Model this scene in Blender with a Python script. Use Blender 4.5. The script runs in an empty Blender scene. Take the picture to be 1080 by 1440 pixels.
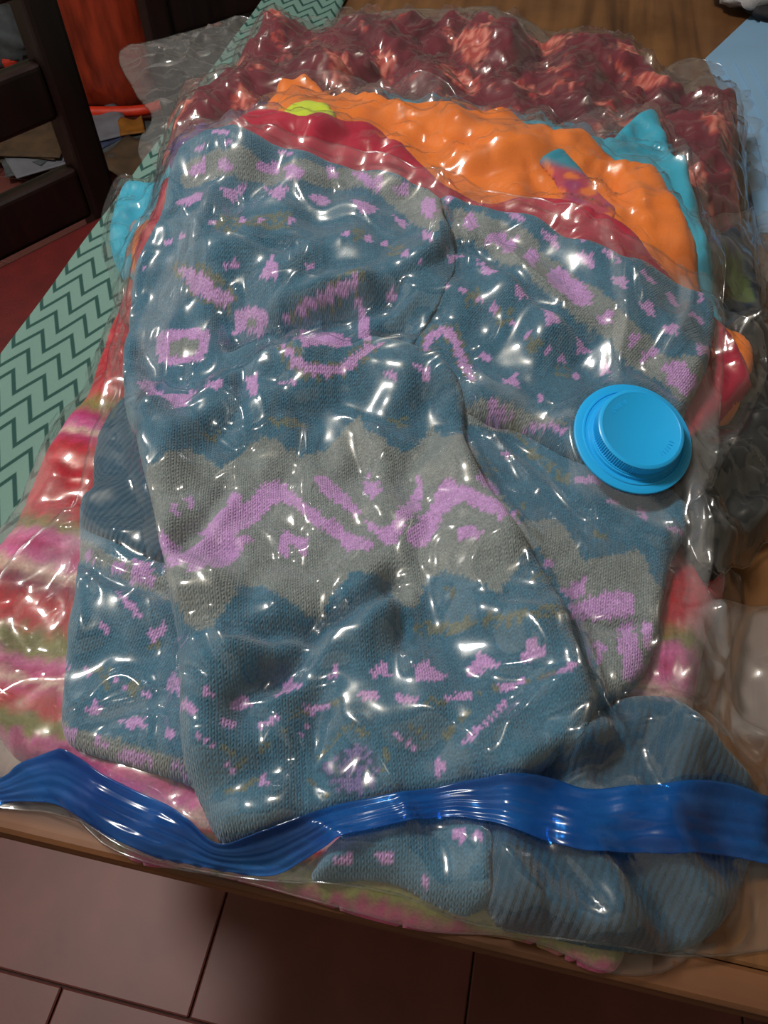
import bpy, bmesh, math, random
import numpy as np
from mathutils import Vector, Matrix

# ------------------------------------------------------------------ camera, light, exposure
S = bpy.context.scene
COL = S.collection
TZ = 0.75                                   # table top height
FPX, CH, PITCH = 1082.0, 0.46, math.radians(54)
cd = bpy.data.cameras.new('camera')
cd.sensor_fit = 'VERTICAL'; cd.sensor_height = 24.0; cd.lens = 24.0 * FPX / 1440.0
cd.clip_start = 0.02; cd.clip_end = 50
cam = bpy.data.objects.new('camera', cd); COL.objects.link(cam)
cam.location = (0, 0, TZ + CH); cam.rotation_euler = (math.pi / 2 - PITCH, 0, 0)
S.camera = cam
S.view_settings.view_transform = 'Standard'; S.view_settings.look = 'None'
S.view_settings.exposure = 0.0; S.view_settings.gamma = 1.0
S.view_settings.use_curve_mapping = False
S.cycles.transparent_max_bounces = 40
S.cycles.max_bounces = 7
w = bpy.data.worlds.new('world'); S.world = w; w.use_nodes = True
w.node_tree.nodes['Background'].inputs[0].default_value = (0.75, 0.82, 1.0, 1)
w.node_tree.nodes['Background'].inputs[1].default_value = 0.05
ld = bpy.data.lights.new('ceiling_lamp_light', 'POINT'); ld.shadow_soft_size = 0.13
ld.energy = 96; ld.color = (1.0, 0.97, 0.93)
lo = bpy.data.objects.new('ceiling_lamp_light', ld); COL.objects.link(lo)
lo.location = (-0.80, 0.55, TZ + 1.55)

# ------------------------------------------------------------------ small helpers
def srgb(r, g, b):
    f = lambda c: (c / 255 / 12.92) if c / 255 <= 0.04045 else ((c / 255 + 0.055) / 1.055) ** 2.4
    return (f(r), f(g), f(b), 1.0)

def tag(o, label=None, cat=None, group=None, kind=None):
    if label: o['label'] = label
    if cat: o['category'] = cat
    if group: o['group'] = group
    if kind: o['kind'] = kind
    return o

def empty(name, loc=(0, 0, 0), rz=0.0):
    o = bpy.data.objects.new(name, None); COL.objects.link(o)
    o.location = loc; o.rotation_euler = (0, 0, rz); o.empty_display_size = 0.05
    return o

def link(name, me, mat=None, parent=None):
    o = bpy.data.objects.new(name, me); COL.objects.link(o)
    if mat is not None and not me.materials: me.materials.append(mat)
    if parent is not None: o.parent = parent
    return o

def bm_obj(name, bm, mat, parent=None, smooth=False):
    me = bpy.data.meshes.new(name); bm.to_mesh(me); bm.free()
    if smooth:
        for p in me.polygons: p.use_smooth = True
    return link(name, me, mat, parent)

def box_bm(c, s, bev=0.0, seg=2, rot=None, bm=None):
    own = bmesh.new()
    bmesh.ops.create_cube(own, size=1.0)
    for v in own.verts: v.co = Vector((v.co.x * s[0], v.co.y * s[1], v.co.z * s[2]))
    if bev: bmesh.ops.bevel(own, geom=own.edges[:], offset=bev, segments=seg, affect='EDGES', profile=0.6)
    M = Matrix.Translation(c) @ (rot.to_4x4() if rot is not None else Matrix.Identity(4))
    own.transform(M)
    if bm is None: return own
    me = bpy.data.meshes.new('tmp'); own.to_mesh(me); own.free(); bm.from_mesh(me); bpy.data.meshes.remove(me)
    return bm

def np_mesh(name, V, Q, smooth=True):
    V = np.asarray(V, np.float32); Q = np.asarray(Q, np.int32)
    me = bpy.data.meshes.new(name)
    me.vertices.add(len(V)); me.vertices.foreach_set('co', V.ravel())
    k = Q.shape[1]
    me.loops.add(Q.size); me.loops.foreach_set('vertex_index', Q.ravel())
    me.polygons.add(len(Q))
    me.polygons.foreach_set('loop_start', np.arange(0, Q.size, k, dtype=np.int32))
    me.polygons.foreach_set('loop_total', np.full(len(Q), k, np.int32))
    if smooth: me.polygons.foreach_set('use_smooth', np.ones(len(Q), bool))
    me.update(calc_edges=True); me.validate()
    return me

def tube(name, pts, r, mat, parent=None, sides=6, closed=False):
    pts = [Vector(p) for p in pts]; n = len(pts); V = []; Q = []
    for i, p in enumerate(pts):
        a = pts[(i - 1) % n] if (closed or i > 0) else pts[i]
        b = pts[(i + 1) % n] if (closed or i < n - 1) else pts[i]
        t = (b - a).normalized() if (b - a).length > 1e-9 else Vector((1, 0, 0))
        u = t.cross(Vector((0, 0, 1)));  u = u.normalized() if u.length > 1e-6 else Vector((1, 0, 0))
        v = u.cross(t)
        for k in range(sides):
            an = 2 * math.pi * k / sides
            V.append(p + (u * math.cos(an) + v * math.sin(an)) * r)
    m = n if closed else n - 1
    for i in range(m):
        j = (i + 1) % n
        for k in range(sides):
            l = (k + 1) % sides
            Q.append((i * sides + k, i * sides + l, j * sides + l, j * sides + k))
    return link(name, np_mesh(name, V, Q), mat, parent)

# ------------------------------------------------------------------ materials
def nmat(name):
    m = bpy.data.materials.new(name); m.use_nodes = True
    nt = m.node_tree; b = nt.nodes['Principled BSDF']
    return m, nt, b
def N(nt, t, **kw):
    n = nt.nodes.new(t)
    for k, v in kw.items(): setattr(n, k, v)
    return n
def ramp(nt, stops, interp='LINEAR'):
    r = N(nt, 'ShaderNodeValToRGB'); r.color_ramp.interpolation = interp
    e = r.color_ramp.elements
    while len(e) < len(stops): e.new(0.5)
    for x, (p, c) in zip(e, stops): x.position = p; x.color = c
    return r
def math_n(nt, op, a=None, b=None, va=None, vb=None):
    n = N(nt, 'ShaderNodeMath', operation=op)
    if a is not None: nt.links.new(a, n.inputs[0])
    elif va is not None: n.inputs[0].default_value = va
    if b is not None: nt.links.new(b, n.inputs[1])
    elif vb is not None: n.inputs[1].default_value = vb
    return n.outputs[0]

def simple_mat(name, col, rough=0.6, noise=0.12, scale=40, bump=0.0, bscale=200, metal=0.0, sheen=0.0, spec=0.5, stretch=None):
    m, nt, b = nmat(name)
    tc = N(nt, 'ShaderNodeTexCoord'); src = tc.outputs['Object']
    if stretch:
        mp = N(nt, 'ShaderNodeMapping'); mp.inputs['Scale'].default_value = stretch
        nt.links.new(src, mp.inputs['Vector']); src = mp.outputs[0]
    nz = N(nt, 'ShaderNodeTexNoise'); nz.inputs['Scale'].default_value = scale; nz.inputs['Detail'].default_value = 5
    nt.links.new(src, nz.inputs['Vector'])
    lo_ = tuple(c * (1 - noise * 2) for c in col[:3]) + (1,); hi_ = tuple(min(1, c * (1 + noise * 2)) for c in col[:3]) + (1,)
    r = ramp(nt, [(0.3, lo_), (0.7, hi_)]); nt.links.new(nz.outputs['Fac'], r.inputs[0])
    nt.links.new(r.outputs[0], b.inputs['Base Color'])
    b.inputs['Roughness'].default_value = rough; b.inputs['Metallic'].default_value = metal
    b.inputs['Specular IOR Level'].default_value = spec
    if sheen: b.inputs['Sheen Weight'].default_value = sheen
    if bump:
        n2 = N(nt, 'ShaderNodeTexNoise'); n2.inputs['Scale'].default_value = bscale; n2.inputs['Detail'].default_value = 3
        nt.links.new(src, n2.inputs['Vector'])
        bp = N(nt, 'ShaderNodeBump'); bp.inputs['Strength'].default_value = bump; bp.inputs['Distance'].default_value = 0.002
        nt.links.new(n2.outputs['Fac'], bp.inputs['Height']); nt.links.new(bp.outputs[0], b.inputs['Normal'])
    return m

def wood_mat(name, c0, c1, c2, rough=0.4, axis='X', sc=1.0):
    m, nt, b = nmat(name)
    tc = N(nt, 'ShaderNodeTexCoord'); mp = N(nt, 'ShaderNodeMapping')
    mp.inputs['Scale'].default_value = {'X': (2 * sc, 30 * sc, 30 * sc), 'Y': (30 * sc, 2 * sc, 30 * sc), 'Z': (30 * sc, 30 * sc, 2 * sc)}[axis]
    nt.links.new(tc.outputs['Object'], mp.inputs['Vector'])
    nz = N(nt, 'ShaderNodeTexNoise'); nz.inputs['Scale'].default_value = 1.5; nz.inputs['Detail'].default_value = 8; nz.inputs['Distortion'].default_value = 0.6
    nt.links.new(mp.outputs[0], nz.inputs['Vector'])
    r = ramp(nt, [(0.25, c0), (0.5, c1), (0.75, c2)]); nt.links.new(nz.outputs['Fac'], r.inputs[0])
    n2 = N(nt, 'ShaderNodeTexNoise'); n2.inputs['Scale'].default_value = 9; n2.inputs['Detail'].default_value = 4
    nt.links.new(tc.outputs['Object'], n2.inputs['Vector'])
    mx = N(nt, 'ShaderNodeMixRGB', blend_type='MULTIPLY'); mx.inputs[0].default_value = 0.55
    r2 = ramp(nt, [(0.3, (0.45, 0.42, 0.4, 1)), (0.65, (1.15, 1.1, 1.05, 1))]); nt.links.new(n2.outputs['Fac'], r2.inputs[0])
    nt.links.new(r.outputs[0], mx.inputs[1]); nt.links.new(r2.outputs[0], mx.inputs[2])
    nt.links.new(mx.outputs[0], b.inputs['Base Color'])
    rr = ramp(nt, [(0.3, (rough + 0.2,) * 3 + (1,)), (0.7, (rough,) * 3 + (1,))]); nt.links.new(n2.outputs['Fac'], rr.inputs[0])
    nt.links.new(rr.outputs[0], b.inputs['Roughness'])
    bp = N(nt, 'ShaderNodeBump'); bp.inputs['Strength'].default_value = 0.15; bp.inputs['Distance'].default_value = 0.002
    nt.links.new(nz.outputs['Fac'], bp.inputs['Height']); nt.links.new(bp.outputs[0], b.inputs['Normal'])
    return m

def vcol_fabric(name, rough=0.85, fuzz=0.10, bump=0.3, bscale=700, sheen=0.15):
    m, nt, b = nmat(name)
    at = N(nt, 'ShaderNodeAttribute', attribute_name='Col')
    tc = N(nt, 'ShaderNodeTexCoord')
    nz = N(nt, 'ShaderNodeTexNoise'); nz.inputs['Scale'].default_value = bscale; nz.inputs['Detail'].default_value = 3
    nt.links.new(tc.outputs['Object'], nz.inputs['Vector'])
    r = ramp(nt, [(0.25, (1 - fuzz * 3,) * 3 + (1,)), (0.75, (1 + fuzz * 2,) * 3 + (1,))]); nt.links.new(nz.outputs['Fac'], r.inputs[0])
    mx = N(nt, 'ShaderNodeMixRGB', blend_type='MULTIPLY'); mx.inputs[0].default_value = 1
    nt.links.new(at.outputs['Color'], mx.inputs[1]); nt.links.new(r.outputs[0], mx.inputs[2])
    nt.links.new(mx.outputs[0], b.inputs['Base Color'])
    b.inputs['Roughness'].default_value = rough; b.inputs['Sheen Weight'].default_value = sheen
    b.inputs['Specular IOR Level'].default_value = 0.2
    bp = N(nt, 'ShaderNodeBump'); bp.inputs['Strength'].default_value = bump; bp.inputs['Distance'].default_value = 0.001
    nt.links.new(nz.outputs['Fac'], bp.inputs['Height']); nt.links.new(bp.outputs[0], b.inputs['Normal'])
    return m

def knit_mat(name, cw=0.0030, rh=0.0024, rib=False, fuzz=0.16, depth=0.0011):
    """Stocking stitch from the panel's own knit coordinates: V shaped stitches, or deep ribs."""
    m, nt, b = nmat(name)
    at = N(nt, 'ShaderNodeAttribute', attribute_name='Col')
    kn = N(nt, 'ShaderNodeAttribute', attribute_name='knit')
    tc = N(nt, 'ShaderNodeTexCoord')
    wob = N(nt, 'ShaderNodeTexNoise'); wob.inputs['Scale'].default_value = 90; wob.inputs['Detail'].default_value = 2
    nt.links.new(tc.outputs['Object'], wob.inputs['Vector'])
    sx = N(nt, 'ShaderNodeSeparateXYZ'); nt.links.new(kn.outputs['Vector'], sx.inputs[0])
    wv = math_n(nt, 'MULTIPLY', math_n(nt, 'SUBTRACT', wob.outputs['Fac'], vb=0.5), vb=0.0018)
    u = math_n(nt, 'DIVIDE', math_n(nt, 'ADD', sx.outputs[0], wv), vb=cw)
    fr = math_n(nt, 'FRACT', u)
    d = math_n(nt, 'ABSOLUTE', math_n(nt, 'SUBTRACT', fr, vb=0.5))             # 0 at column centre
    v = math_n(nt, 'DIVIDE', math_n(nt, 'ADD', sx.outputs[1], wv), vb=rh)
    ph = math_n(nt, 'SUBTRACT', v, math_n(nt, 'MULTIPLY', d, vb=1.3))
    st = math_n(nt, 'SINE', math_n(nt, 'MULTIPLY', ph, vb=2 * math.pi))
    st = math_n(nt, 'MULTIPLY', math_n(nt, 'ADD', st, vb=1.0), vb=0.5)
    # legs of the V: groove in the column centre and between columns
    gr = math_n(nt, 'ABSOLUTE', math_n(nt, 'SINE', math_n(nt, 'MULTIPLY', u, vb=2 * math.pi)))
    gr = math_n(nt, 'POWER', gr, vb=0.6)
    h = math_n(nt, 'ADD', math_n(nt, 'MULTIPLY', st, vb=0.5), math_n(nt, 'MULTIPLY', gr, vb=0.6))
    if rib:
        rb = math_n(nt, 'SINE', math_n(nt, 'MULTIPLY', u, vb=2 * math.pi * 0.5))
        h = math_n(nt, 'ADD', math_n(nt, 'MULTIPLY', h, vb=0.5), math_n(nt, 'MULTIPLY', rb, vb=0.75))
    nz = N(nt, 'ShaderNodeTexNoise'); nz.inputs['Scale'].default_value = 650; nz.inputs['Detail'].default_value = 4
    nt.links.new(tc.outputs['Object'], nz.inputs['Vector'])
    hh = math_n(nt, 'ADD', h, math_n(nt, 'MULTIPLY', nz.outputs['Fac'], vb=0.9))
    bp = N(nt, 'ShaderNodeBump'); bp.inputs['Strength'].default_value = 0.6; bp.inputs['Distance'].default_value = depth
    nt.links.new(hh, bp.inputs['Height']); nt.links.new(bp.outputs[0], b.inputs['Normal'])
    r = ramp(nt, [(0.25, (1 - fuzz * 2.2,) * 3 + (1,)), (0.75, (1 + fuzz * 1.6,) * 3 + (1,))]); nt.links.new(nz.outputs['Fac'], r.inputs[0])
    mx = N(nt, 'ShaderNodeMixRGB', blend_type='MULTIPLY'); mx.inputs[0].default_value = 1
    nt.links.new(at.outputs['Color'], mx.inputs[1]); nt.links.new(r.outputs[0], mx.inputs[2])
    nt.links.new(mx.outputs[0], b.inputs['Base Color'])
    b.inputs['Roughness'].default_value = 0.9; b.inputs['Sheen Weight'].default_value = 0.25
    b.inputs['Specular IOR Level'].default_value = 0.15
    return m

def film_mat(name, rough=0.05, bump=0.10, tint=(1, 1, 1, 1), haze_gain=1.0, bscale=30):
    """Clear plastic sheet: see-through, glossy by viewing angle, a little milky where 'haze' says the sheet is double."""
    m = bpy.data.materials.new(name); m.use_nodes = True; nt = m.node_tree; nt.nodes.clear()
    out = N(nt, 'ShaderNodeOutputMaterial')
    tc = N(nt, 'ShaderNodeTexCoord')
    nz = N(nt, 'ShaderNodeTexNoise'); nz.inputs['Scale'].default_value = bscale; nz.inputs['Detail'].default_value = 2.5; nz.inputs['Distortion'].default_value = 0.7
    nt.links.new(tc.outputs['Object'], nz.inputs['Vector'])
    bp = N(nt, 'ShaderNodeBump'); bp.inputs['Strength'].default_value = bump; bp.inputs['Distance'].default_value = 0.004
    nt.links.new(nz.outputs['Fac'], bp.inputs['Height'])
    lw = N(nt, 'ShaderNodeLayerWeight'); lw.inputs['Blend'].default_value = 0.5
    nt.links.new(bp.outputs[0], lw.inputs['Normal'])
    p5 = math_n(nt, 'POWER', lw.outputs['Facing'], vb=4.0)
    fac = math_n(nt, 'ADD', math_n(nt, 'MULTIPLY', p5, vb=0.75), vb=0.10)
    tr = N(nt, 'ShaderNodeBsdfTransparent'); tr.inputs[0].default_value = tint
    df = N(nt, 'ShaderNodeBsdfDiffuse'); df.inputs[0].default_value = (0.85, 0.88, 0.9, 1)
    tl = N(nt, 'ShaderNodeBsdfTranslucent'); tl.inputs[0].default_value = (0.85, 0.88, 0.9, 1)
    mk = N(nt, 'ShaderNodeMixShader'); mk.inputs[0].default_value = 0.4
    nt.links.new(df.outputs[0], mk.inputs[1]); nt.links.new(tl.outputs[0], mk.inputs[2])
    at = N(nt, 'ShaderNodeAttribute', attribute_name='haze')
    hz = math_n(nt, 'MULTIPLY', at.outputs['Fac'], vb=haze_gain)
    m1 = N(nt, 'ShaderNodeMixShader'); nt.links.new(hz, m1.inputs[0])
    nt.links.new(tr.outputs[0], m1.inputs[1]); nt.links.new(mk.outputs[0], m1.inputs[2])
    g1 = N(nt, 'ShaderNodeBsdfGlossy'); g1.inputs['Roughness'].default_value = rough
    g2 = N(nt, 'ShaderNodeBsdfGlossy'); g2.inputs['Roughness'].default_value = 0.22
    nt.links.new(bp.outputs[0], g1.inputs['Normal'])
    gl = N(nt, 'ShaderNodeMixShader'); gl.inputs[0].default_value = 0.16
    nt.links.new(g1.outputs[0], gl.inputs[1]); nt.links.new(g2.outputs[0], gl.inputs[2])
    m2 = N(nt, 'ShaderNodeMixShader'); nt.links.new(fac, m2.inputs[0])
    nt.links.new(m1.outputs[0], m2.inputs[1]); nt.links.new(gl.outputs[0], m2.inputs[2])
    nt.links.new(m2.outputs[0], out.inputs[0])
    return m

# ------------------------------------------------------------------ projecting traced points onto surfaces
FW = np.array([0, math.cos(PITCH), -math.sin(PITCH)]); UP = np.array([0, math.sin(PITCH), math.cos(PITCH)])
def rays(p):
    p = np.asarray(p, float).reshape(-1, 2)
    D = FW[None] * FPX + np.outer(p[:, 0] - 540, [1, 0, 0]) + np.outer(720 - p[:, 1], UP)
    return D / np.linalg.norm(D, axis=1)[:, None]
def on_plane(p, z):
    """Point of the plane z (relative to the table top) seen at a traced point."""
    D = rays(p); t = (z - CH) / D[:, 2]
    return D * t[:, None] + np.array([0, 0, CH])

# raster of the pile's height above the table top
X0, Y0, RES, NX, NY = -0.60, -0.12, 0.002, 600, 740
GX = X0 + RES * np.arange(NX); GY = Y0 + RES * np.arange(NY)
MX, MY = np.meshgrid(GX, GY)
def samp(A, x, y):
    fx = np.clip((np.asarray(x) - X0) / RES, 0, NX - 1.001); fy = np.clip((np.asarray(y) - Y0) / RES, 0, NY - 1.001)
    ix = fx.astype(int); iy = fy.astype(int); u = fx - ix; v = fy - iy
    return A[iy, ix] * (1 - u) * (1 - v) + A[iy, ix + 1] * u * (1 - v) + A[iy + 1, ix] * (1 - u) * v + A[iy + 1, ix + 1] * u * v
def onto(p, A, off=0.0):
    """First hit of the traced points' rays on height raster A + off."""
    D = rays(p); zs = np.linspace(0.26, -0.03, 500)
    t = (zs[None, :] - CH) / D[:, 2][:, None]
    x = D[:, 0][:, None] * t; y = D[:, 1][:, None] * t
    hit = zs[None, :] <= samp(A, x, y) + off
    k = np.where(hit.any(1), hit.argmax(1), len(zs) - 1)
    i = np.arange(len(D))
    return np.stack([x[i, k], y[i, k], zs[k]], 1)

KX = np.fft.fftfreq(NX, RES)[None, :]; KY = np.fft.fftfreq(NY, RES)[:, None]
def blur(A, s):
    if s <= 0: return A
    return np.real(np.fft.ifft2(np.fft.fft2(A) * np.exp(-2 * (math.pi * s) ** 2 * (KX ** 2 + KY ** 2))))
def fnoise(seed, wl, bw=0.6, ang=0.0, st=1.0):
    r = np.random.RandomState(seed); W = np.fft.fft2(r.randn(NY, NX))
    a = math.radians(ang); kx = KX * math.cos(a) + KY * math.sin(a); ky = (-KX * math.sin(a) + KY * math.cos(a)) * st
    k = np.sqrt(kx ** 2 + ky ** 2); k0 = 1.0 / wl
    n = np.real(np.fft.ifft2(W * np.exp(-((k - k0) / (bw * k0)) ** 2)))
    return n / n.std()
def creases(seed, wl, width, ang=0.0, st=1.0, cut=0.0):
    n = fnoise(seed, wl, 0.5, ang, st); m = fnoise(seed + 77, wl * 1.6, 0.6)
    return np.exp(-(n / width) ** 2) * np.clip((m - cut) * 1.2, 0, 1)
def maxf(A, r):
    k = int(round(r / RES)); B = A.copy()
    for ax in (0, 1):
        C = B.copy()
        for s in range(1, k + 1): C = np.maximum(C, np.maximum(np.roll(B, s, ax), np.roll(B, -s, ax)))
        B = C
    return B

def spline(P, closed=True, step=0.006):
    P = np.asarray(P, float); n = len(P); out = []
    m = n if closed else n - 1
    for i in range(m):
        if closed: a, b, c, d = P[(i - 1) % n], P[i], P[(i + 1) % n], P[(i + 2) % n]
        else: a, b, c, d = P[max(i - 1, 0)], P[i], P[i + 1], P[min(i + 2, n - 1)]
        k = max(1, int(np.linalg.norm(c[:2] - b[:2]) / step))
        for t in np.arange(k) / k:
            out.append(0.5 * (2 * b + (c - a) * t + (2 * a - 5 * b + 4 * c - d) * t ** 2 + (3 * b - a - 3 * c + d) * t ** 3))
    if not closed: out.append(P[-1])
    return np.array(out)

def sdist(poly, x, y):
    """Signed distance to a polygon (inside positive) for flat arrays x, y."""
    A = poly; B = np.roll(poly, -1, 0)
    d2 = np.full(x.shape, 1e9); ins = np.zeros(x.shape, bool)
    for a, b in zip(A, B):
        e = b - a; L = max(e @ e, 1e-12)
        t = np.clip(((x - a[0]) * e[0] + (y - a[1]) * e[1]) / L, 0, 1)
        d2 = np.minimum(d2, (x - a[0] - t * e[0]) ** 2 + (y - a[1] - t * e[1]) ** 2)
        if a[1] != b[1]:
            c = ((a[1] > y) != (b[1] > y)) & (x < (b[0] - a[0]) * (y - a[1]) / (b[1] - a[1]) + a[0])
            ins ^= c
    d = np.sqrt(d2)
    return np.where(ins, d, -d)
def sd_raster(poly, pad=0.06):
    A = np.full((NY, NX), -0.2)
    m = (MX > poly[:, 0].min() - pad) & (MX < poly[:, 0].max() + pad) & (MY > poly[:, 1].min() - pad) & (MY < poly[:, 1].max() + pad)
    A[m] = sdist(poly[:, :2], MX[m], MY[m])
    return A

def seg_dist(P, closed=False):
    """Distance raster to an open polyline in world xy."""
    d2 = np.full((NY, NX), 1.0)
    x0, x1, y0, y1 = P[:, 0].min() - .05, P[:, 0].max() + .05, P[:, 1].min() - .05, P[:, 1].max() + .05
    m = (MX > x0) & (MX < x1) & (MY > y0) & (MY < y1); x = MX[m]; y = MY[m]; r = np.full(x.shape, 1.0)
    for a, b in zip(P[:-1], P[1:]):
        e = b[:2] - a[:2]; L = max(e @ e, 1e-12)
        t = np.clip(((x - a[0]) * e[0] + (y - a[1]) * e[1]) / L, 0, 1)
        r = np.minimum(r, (x - a[0] - t * e[0]) ** 2 + (y - a[1] - t * e[1]) ** 2)
    d2[m] = r
    return np.sqrt(d2)

def cut_sheet(name, poly, sd, top, bottom, cell, skirt=True):
    """Grid mesh of the height raster 'top' inside a polygon; the rim is drawn down to 'bottom'."""
    xs = np.arange(poly[:, 0].min() - cell, poly[:, 0].max() + 2 * cell, cell)
    ys = np.arange(poly[:, 1].min() - cell, poly[:, 1].max() + 2 * cell, cell)
    x, y = np.meshgrid(xs, ys); shp = x.shape; x = x.ravel(); y = y.ravel()
    d = samp(sd, x, y); keep = d > -0.55 * cell
    e = RES
    near = np.abs(d) < 0.55 * cell
    gx = (samp(sd, x + e, y) - samp(sd, x - e, y)) / (2 * e); gy = (samp(sd, x, y + e) - samp(sd, x, y - e)) / (2 * e)
    g = np.maximum(np.hypot(gx, gy), 0.3)
    x = np.where(near, x - d * gx / g ** 2, x); y = np.where(near, y - d * gy / g ** 2, y)
    idx = np.arange(len(x)).reshape(shp)
    q = np.stack([idx[:-1, :-1], idx[:-1, 1:], idx[1:, 1:], idx[1:, :-1]], -1).reshape(-1, 4)
    q = q[keep[q].all(1)]
    used = np.unique(q); mp = np.full(len(x), -1); mp[used] = np.arange(len(used)); q = mp[q]
    x = x[used]; y = y[used]; n = len(x)
    V = np.stack([x, y, samp(top, x, y)], 1)
    if skirt:
        ed = np.concatenate([q[:, [0, 1]], q[:, [1, 2]], q[:, [2, 3]], q[:, [3, 0]]])
        key = ed[:, 0].astype(np.int64) * n + ed[:, 1]; rev = ed[:, 1].astype(np.int64) * n + ed[:, 0]
        be = ed[~np.isin(rev, key)]
        bv = np.unique(be); m2 = np.full(n, -1); m2[bv] = n + np.arange(len(bv))
        V2 = np.stack([x[bv], y[bv], np.minimum(samp(bottom, x[bv], y[bv]) + 0.0005, V[bv, 2] - 0.0003)], 1)
        sk = np.stack([be[:, 1], be[:, 0], m2[be[:, 0]], m2[be[:, 1]]], 1)
        V = np.concatenate([V, V2]); q = np.concatenate([q, sk])
    return V, q

HS = np.zeros((NY, NX))                      # height of everything laid down so far

def lay(name, outline, t, mat, parent=None, edge=0.02, wr=(), folds=(), soft=0.012, at=0.6, cell=0.003, colour=None, post=None, sub=1.0):
    """Lay a soft slab of thickness t on the pile. outline: traced points. wr: [(noise raster, metres)], folds: [(traced polyline, width, height)]."""
    global HS
    W = onto(outline, HS, t * at)
    poly = spline(W)[:, :2]
    sd = sd_raster(poly)
    pr = np.clip(sd / edge, 0, 1); pr = np.sqrt(1 - (1 - pr) ** 2)
    bot = HS
    base = np.maximum(blur(HS, soft), 0)
    top = base + t * pr
    for n, a in wr: top = top + n * a * pr
    for pl, wd, am in folds:
        P = onto(pl, top, 0.0); dd = seg_dist(spline(P, False, 0.01))
        top = top + am * np.exp(-(dd / wd) ** 2) * pr
    if post is not None: top = post(top, sd, pr)
    top = np.maximum(top, HS + 0.0012 * np.clip(sd / 0.004, 0.3, 1))
    V, q = cut_sheet(name, poly, sd, top, bot, cell)
    Vw = V + np.array([0, 0, TZ])
    me = np_mesh(name, Vw, q)
    if colour is not None:
        C = colour(V[:, 0], V[:, 1], V[:, 2])
        a = me.color_attributes.new('Col', 'FLOAT_COLOR', 'POINT'); a.data.foreach_set('color', C.astype(np.float32).ravel())
    o = link(name, me, mat, parent)
    HS = np.where(sd > -0.001, np.maximum(HS, top), HS)
    return o, V

def bag_film(bag, outline, inside, mat, gap=0.0012, tent=0.010, wr=(), cell=0.003, post=None, flange_wave=0.004, seed=1, seam=None, haze=(0.035, 0.16), name='film', settle=True, milky=()):
    """Clear sheet drawn over the pile inside a traced outline. 'inside': raster mask of this bag's contents."""
    global HS
    W = onto(outline, HS, 0.002)
    poly = spline(W, step=0.01)[:, :2]
    sd = sd_raster(poly)
    dr = blur(maxf(HS, tent), tent * 0.55)
    top = np.maximum(HS, 0.35 * HS + 0.65 * dr) + gap
    ins = blur(inside.astype(float), 0.008)
    for n, a in wr: top = top + n * a * np.clip(sd / 0.02, 0.15, 1)
    wave = fnoise(seed + 500, 0.09, 0.5) + 0.5 * fnoise(seed + 501, 0.035, 0.5)
    top = top + flange_wave * (0.6 + 0.5 * wave) * (1 - ins) * np.clip(sd / 0.03, 0.35, 1)
    if post is not None: top = post(top, sd)
    top = np.maximum(top, HS + 0.0007)
    V, q = cut_sheet('film', poly, sd, top, HS, cell, skirt=False)
    me = np_mesh(name, V + np.array([0, 0, TZ]), q)
    a = me.attributes.new('haze', 'FLOAT', 'POINT')
    hz = haze[0] + (haze[1] - haze[0]) * (1 - samp(ins, V[:, 0], V[:, 1]))
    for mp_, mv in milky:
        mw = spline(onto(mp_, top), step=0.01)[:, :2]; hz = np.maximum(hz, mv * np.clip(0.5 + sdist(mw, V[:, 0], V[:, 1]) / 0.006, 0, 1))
    a.data.foreach_set('value', hz.astype(np.float32))
    o = link(name, me, mat, bag)
    if seam is not None:
        P = np.c_[poly, samp(top, poly[:, 0], poly[:, 1]) + TZ]
        tube('side_seam', P, 0.0008, seam, bag, 5, True)
    if settle: HS = np.where(sd > 0, np.maximum(HS, top), HS)
    return top, sd, poly

# ------------------------------------------------------------------ the room
plaster = simple_mat('plaster', srgb(190, 182, 165), 0.9, 0.04, 6, 0.2, 60)
ceil_m = simple_mat('ceiling_paint', srgb(128, 120, 106), 0.9, 0.05, 4)
grout = simple_mat('grout', srgb(60, 38, 34), 0.95, 0.15, 80)
def tile_mat():
    m = simple_mat('terracotta', srgb(98, 52, 48), 0.5, 0.10, 9, 0.06, 90)
    nt = m.node_tree; b = nt.nodes['Principled BSDF']
    oi = N(nt, 'ShaderNodeObjectInfo'); hs = N(nt, 'ShaderNodeHueSaturation')
    src = b.inputs['Base Color'].links[0].from_socket
    nt.links.new(src, hs.inputs['Color'])
    nt.links.new(math_n(nt, 'ADD', math_n(nt, 'MULTIPLY', oi.outputs['Random'], vb=0.25), vb=0.87), hs.inputs['Value'])
    nt.links.new(hs.outputs[0], b.inputs['Base Color'])
    return m
terracotta = tile_mat()
TA = math.radians(-12.1)                                  # table and tiles share this direction
floor = bm_obj('floor', box_bm((0, 1.1, -0.03), (4.4, 5.0, 0.05)), grout); tag(floor, 'dark red terracotta tiled floor below the table', None, None, 'structure')
TW = 0.356
tb = box_bm((0, 0, 0), (TW - 0.0026, TW - 0.0026, 0.016), 0.002, 1)
tme = bpy.data.meshes.new('tile'); tb.to_mesh(tme); tb.free(); tme.materials.append(terracotta)
tile_d = np.array([math.cos(TA), math.sin(TA)]); tile_n = np.array([-math.sin(TA), math.cos(TA)])
J0 = np.array([-0.257, 0.055])
for r in range(-3, 10):
    for c in range(-6, 7):
        p = J0 + tile_d * (TW * (c + 0.5) + (0.178 if r % 2 else 0.0)) + tile_n * TW * (r + 0.5)
        if -2.05 < p[0] < 2.05 and -1.2 < p[1] < 3.35:
            o = bpy.data.objects.new('tile', tme); COL.objects.link(o); o.parent = floor
            o.location = (p[0], p[1], -0.0065); o.rotation_euler = (0, 0, TA)
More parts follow.
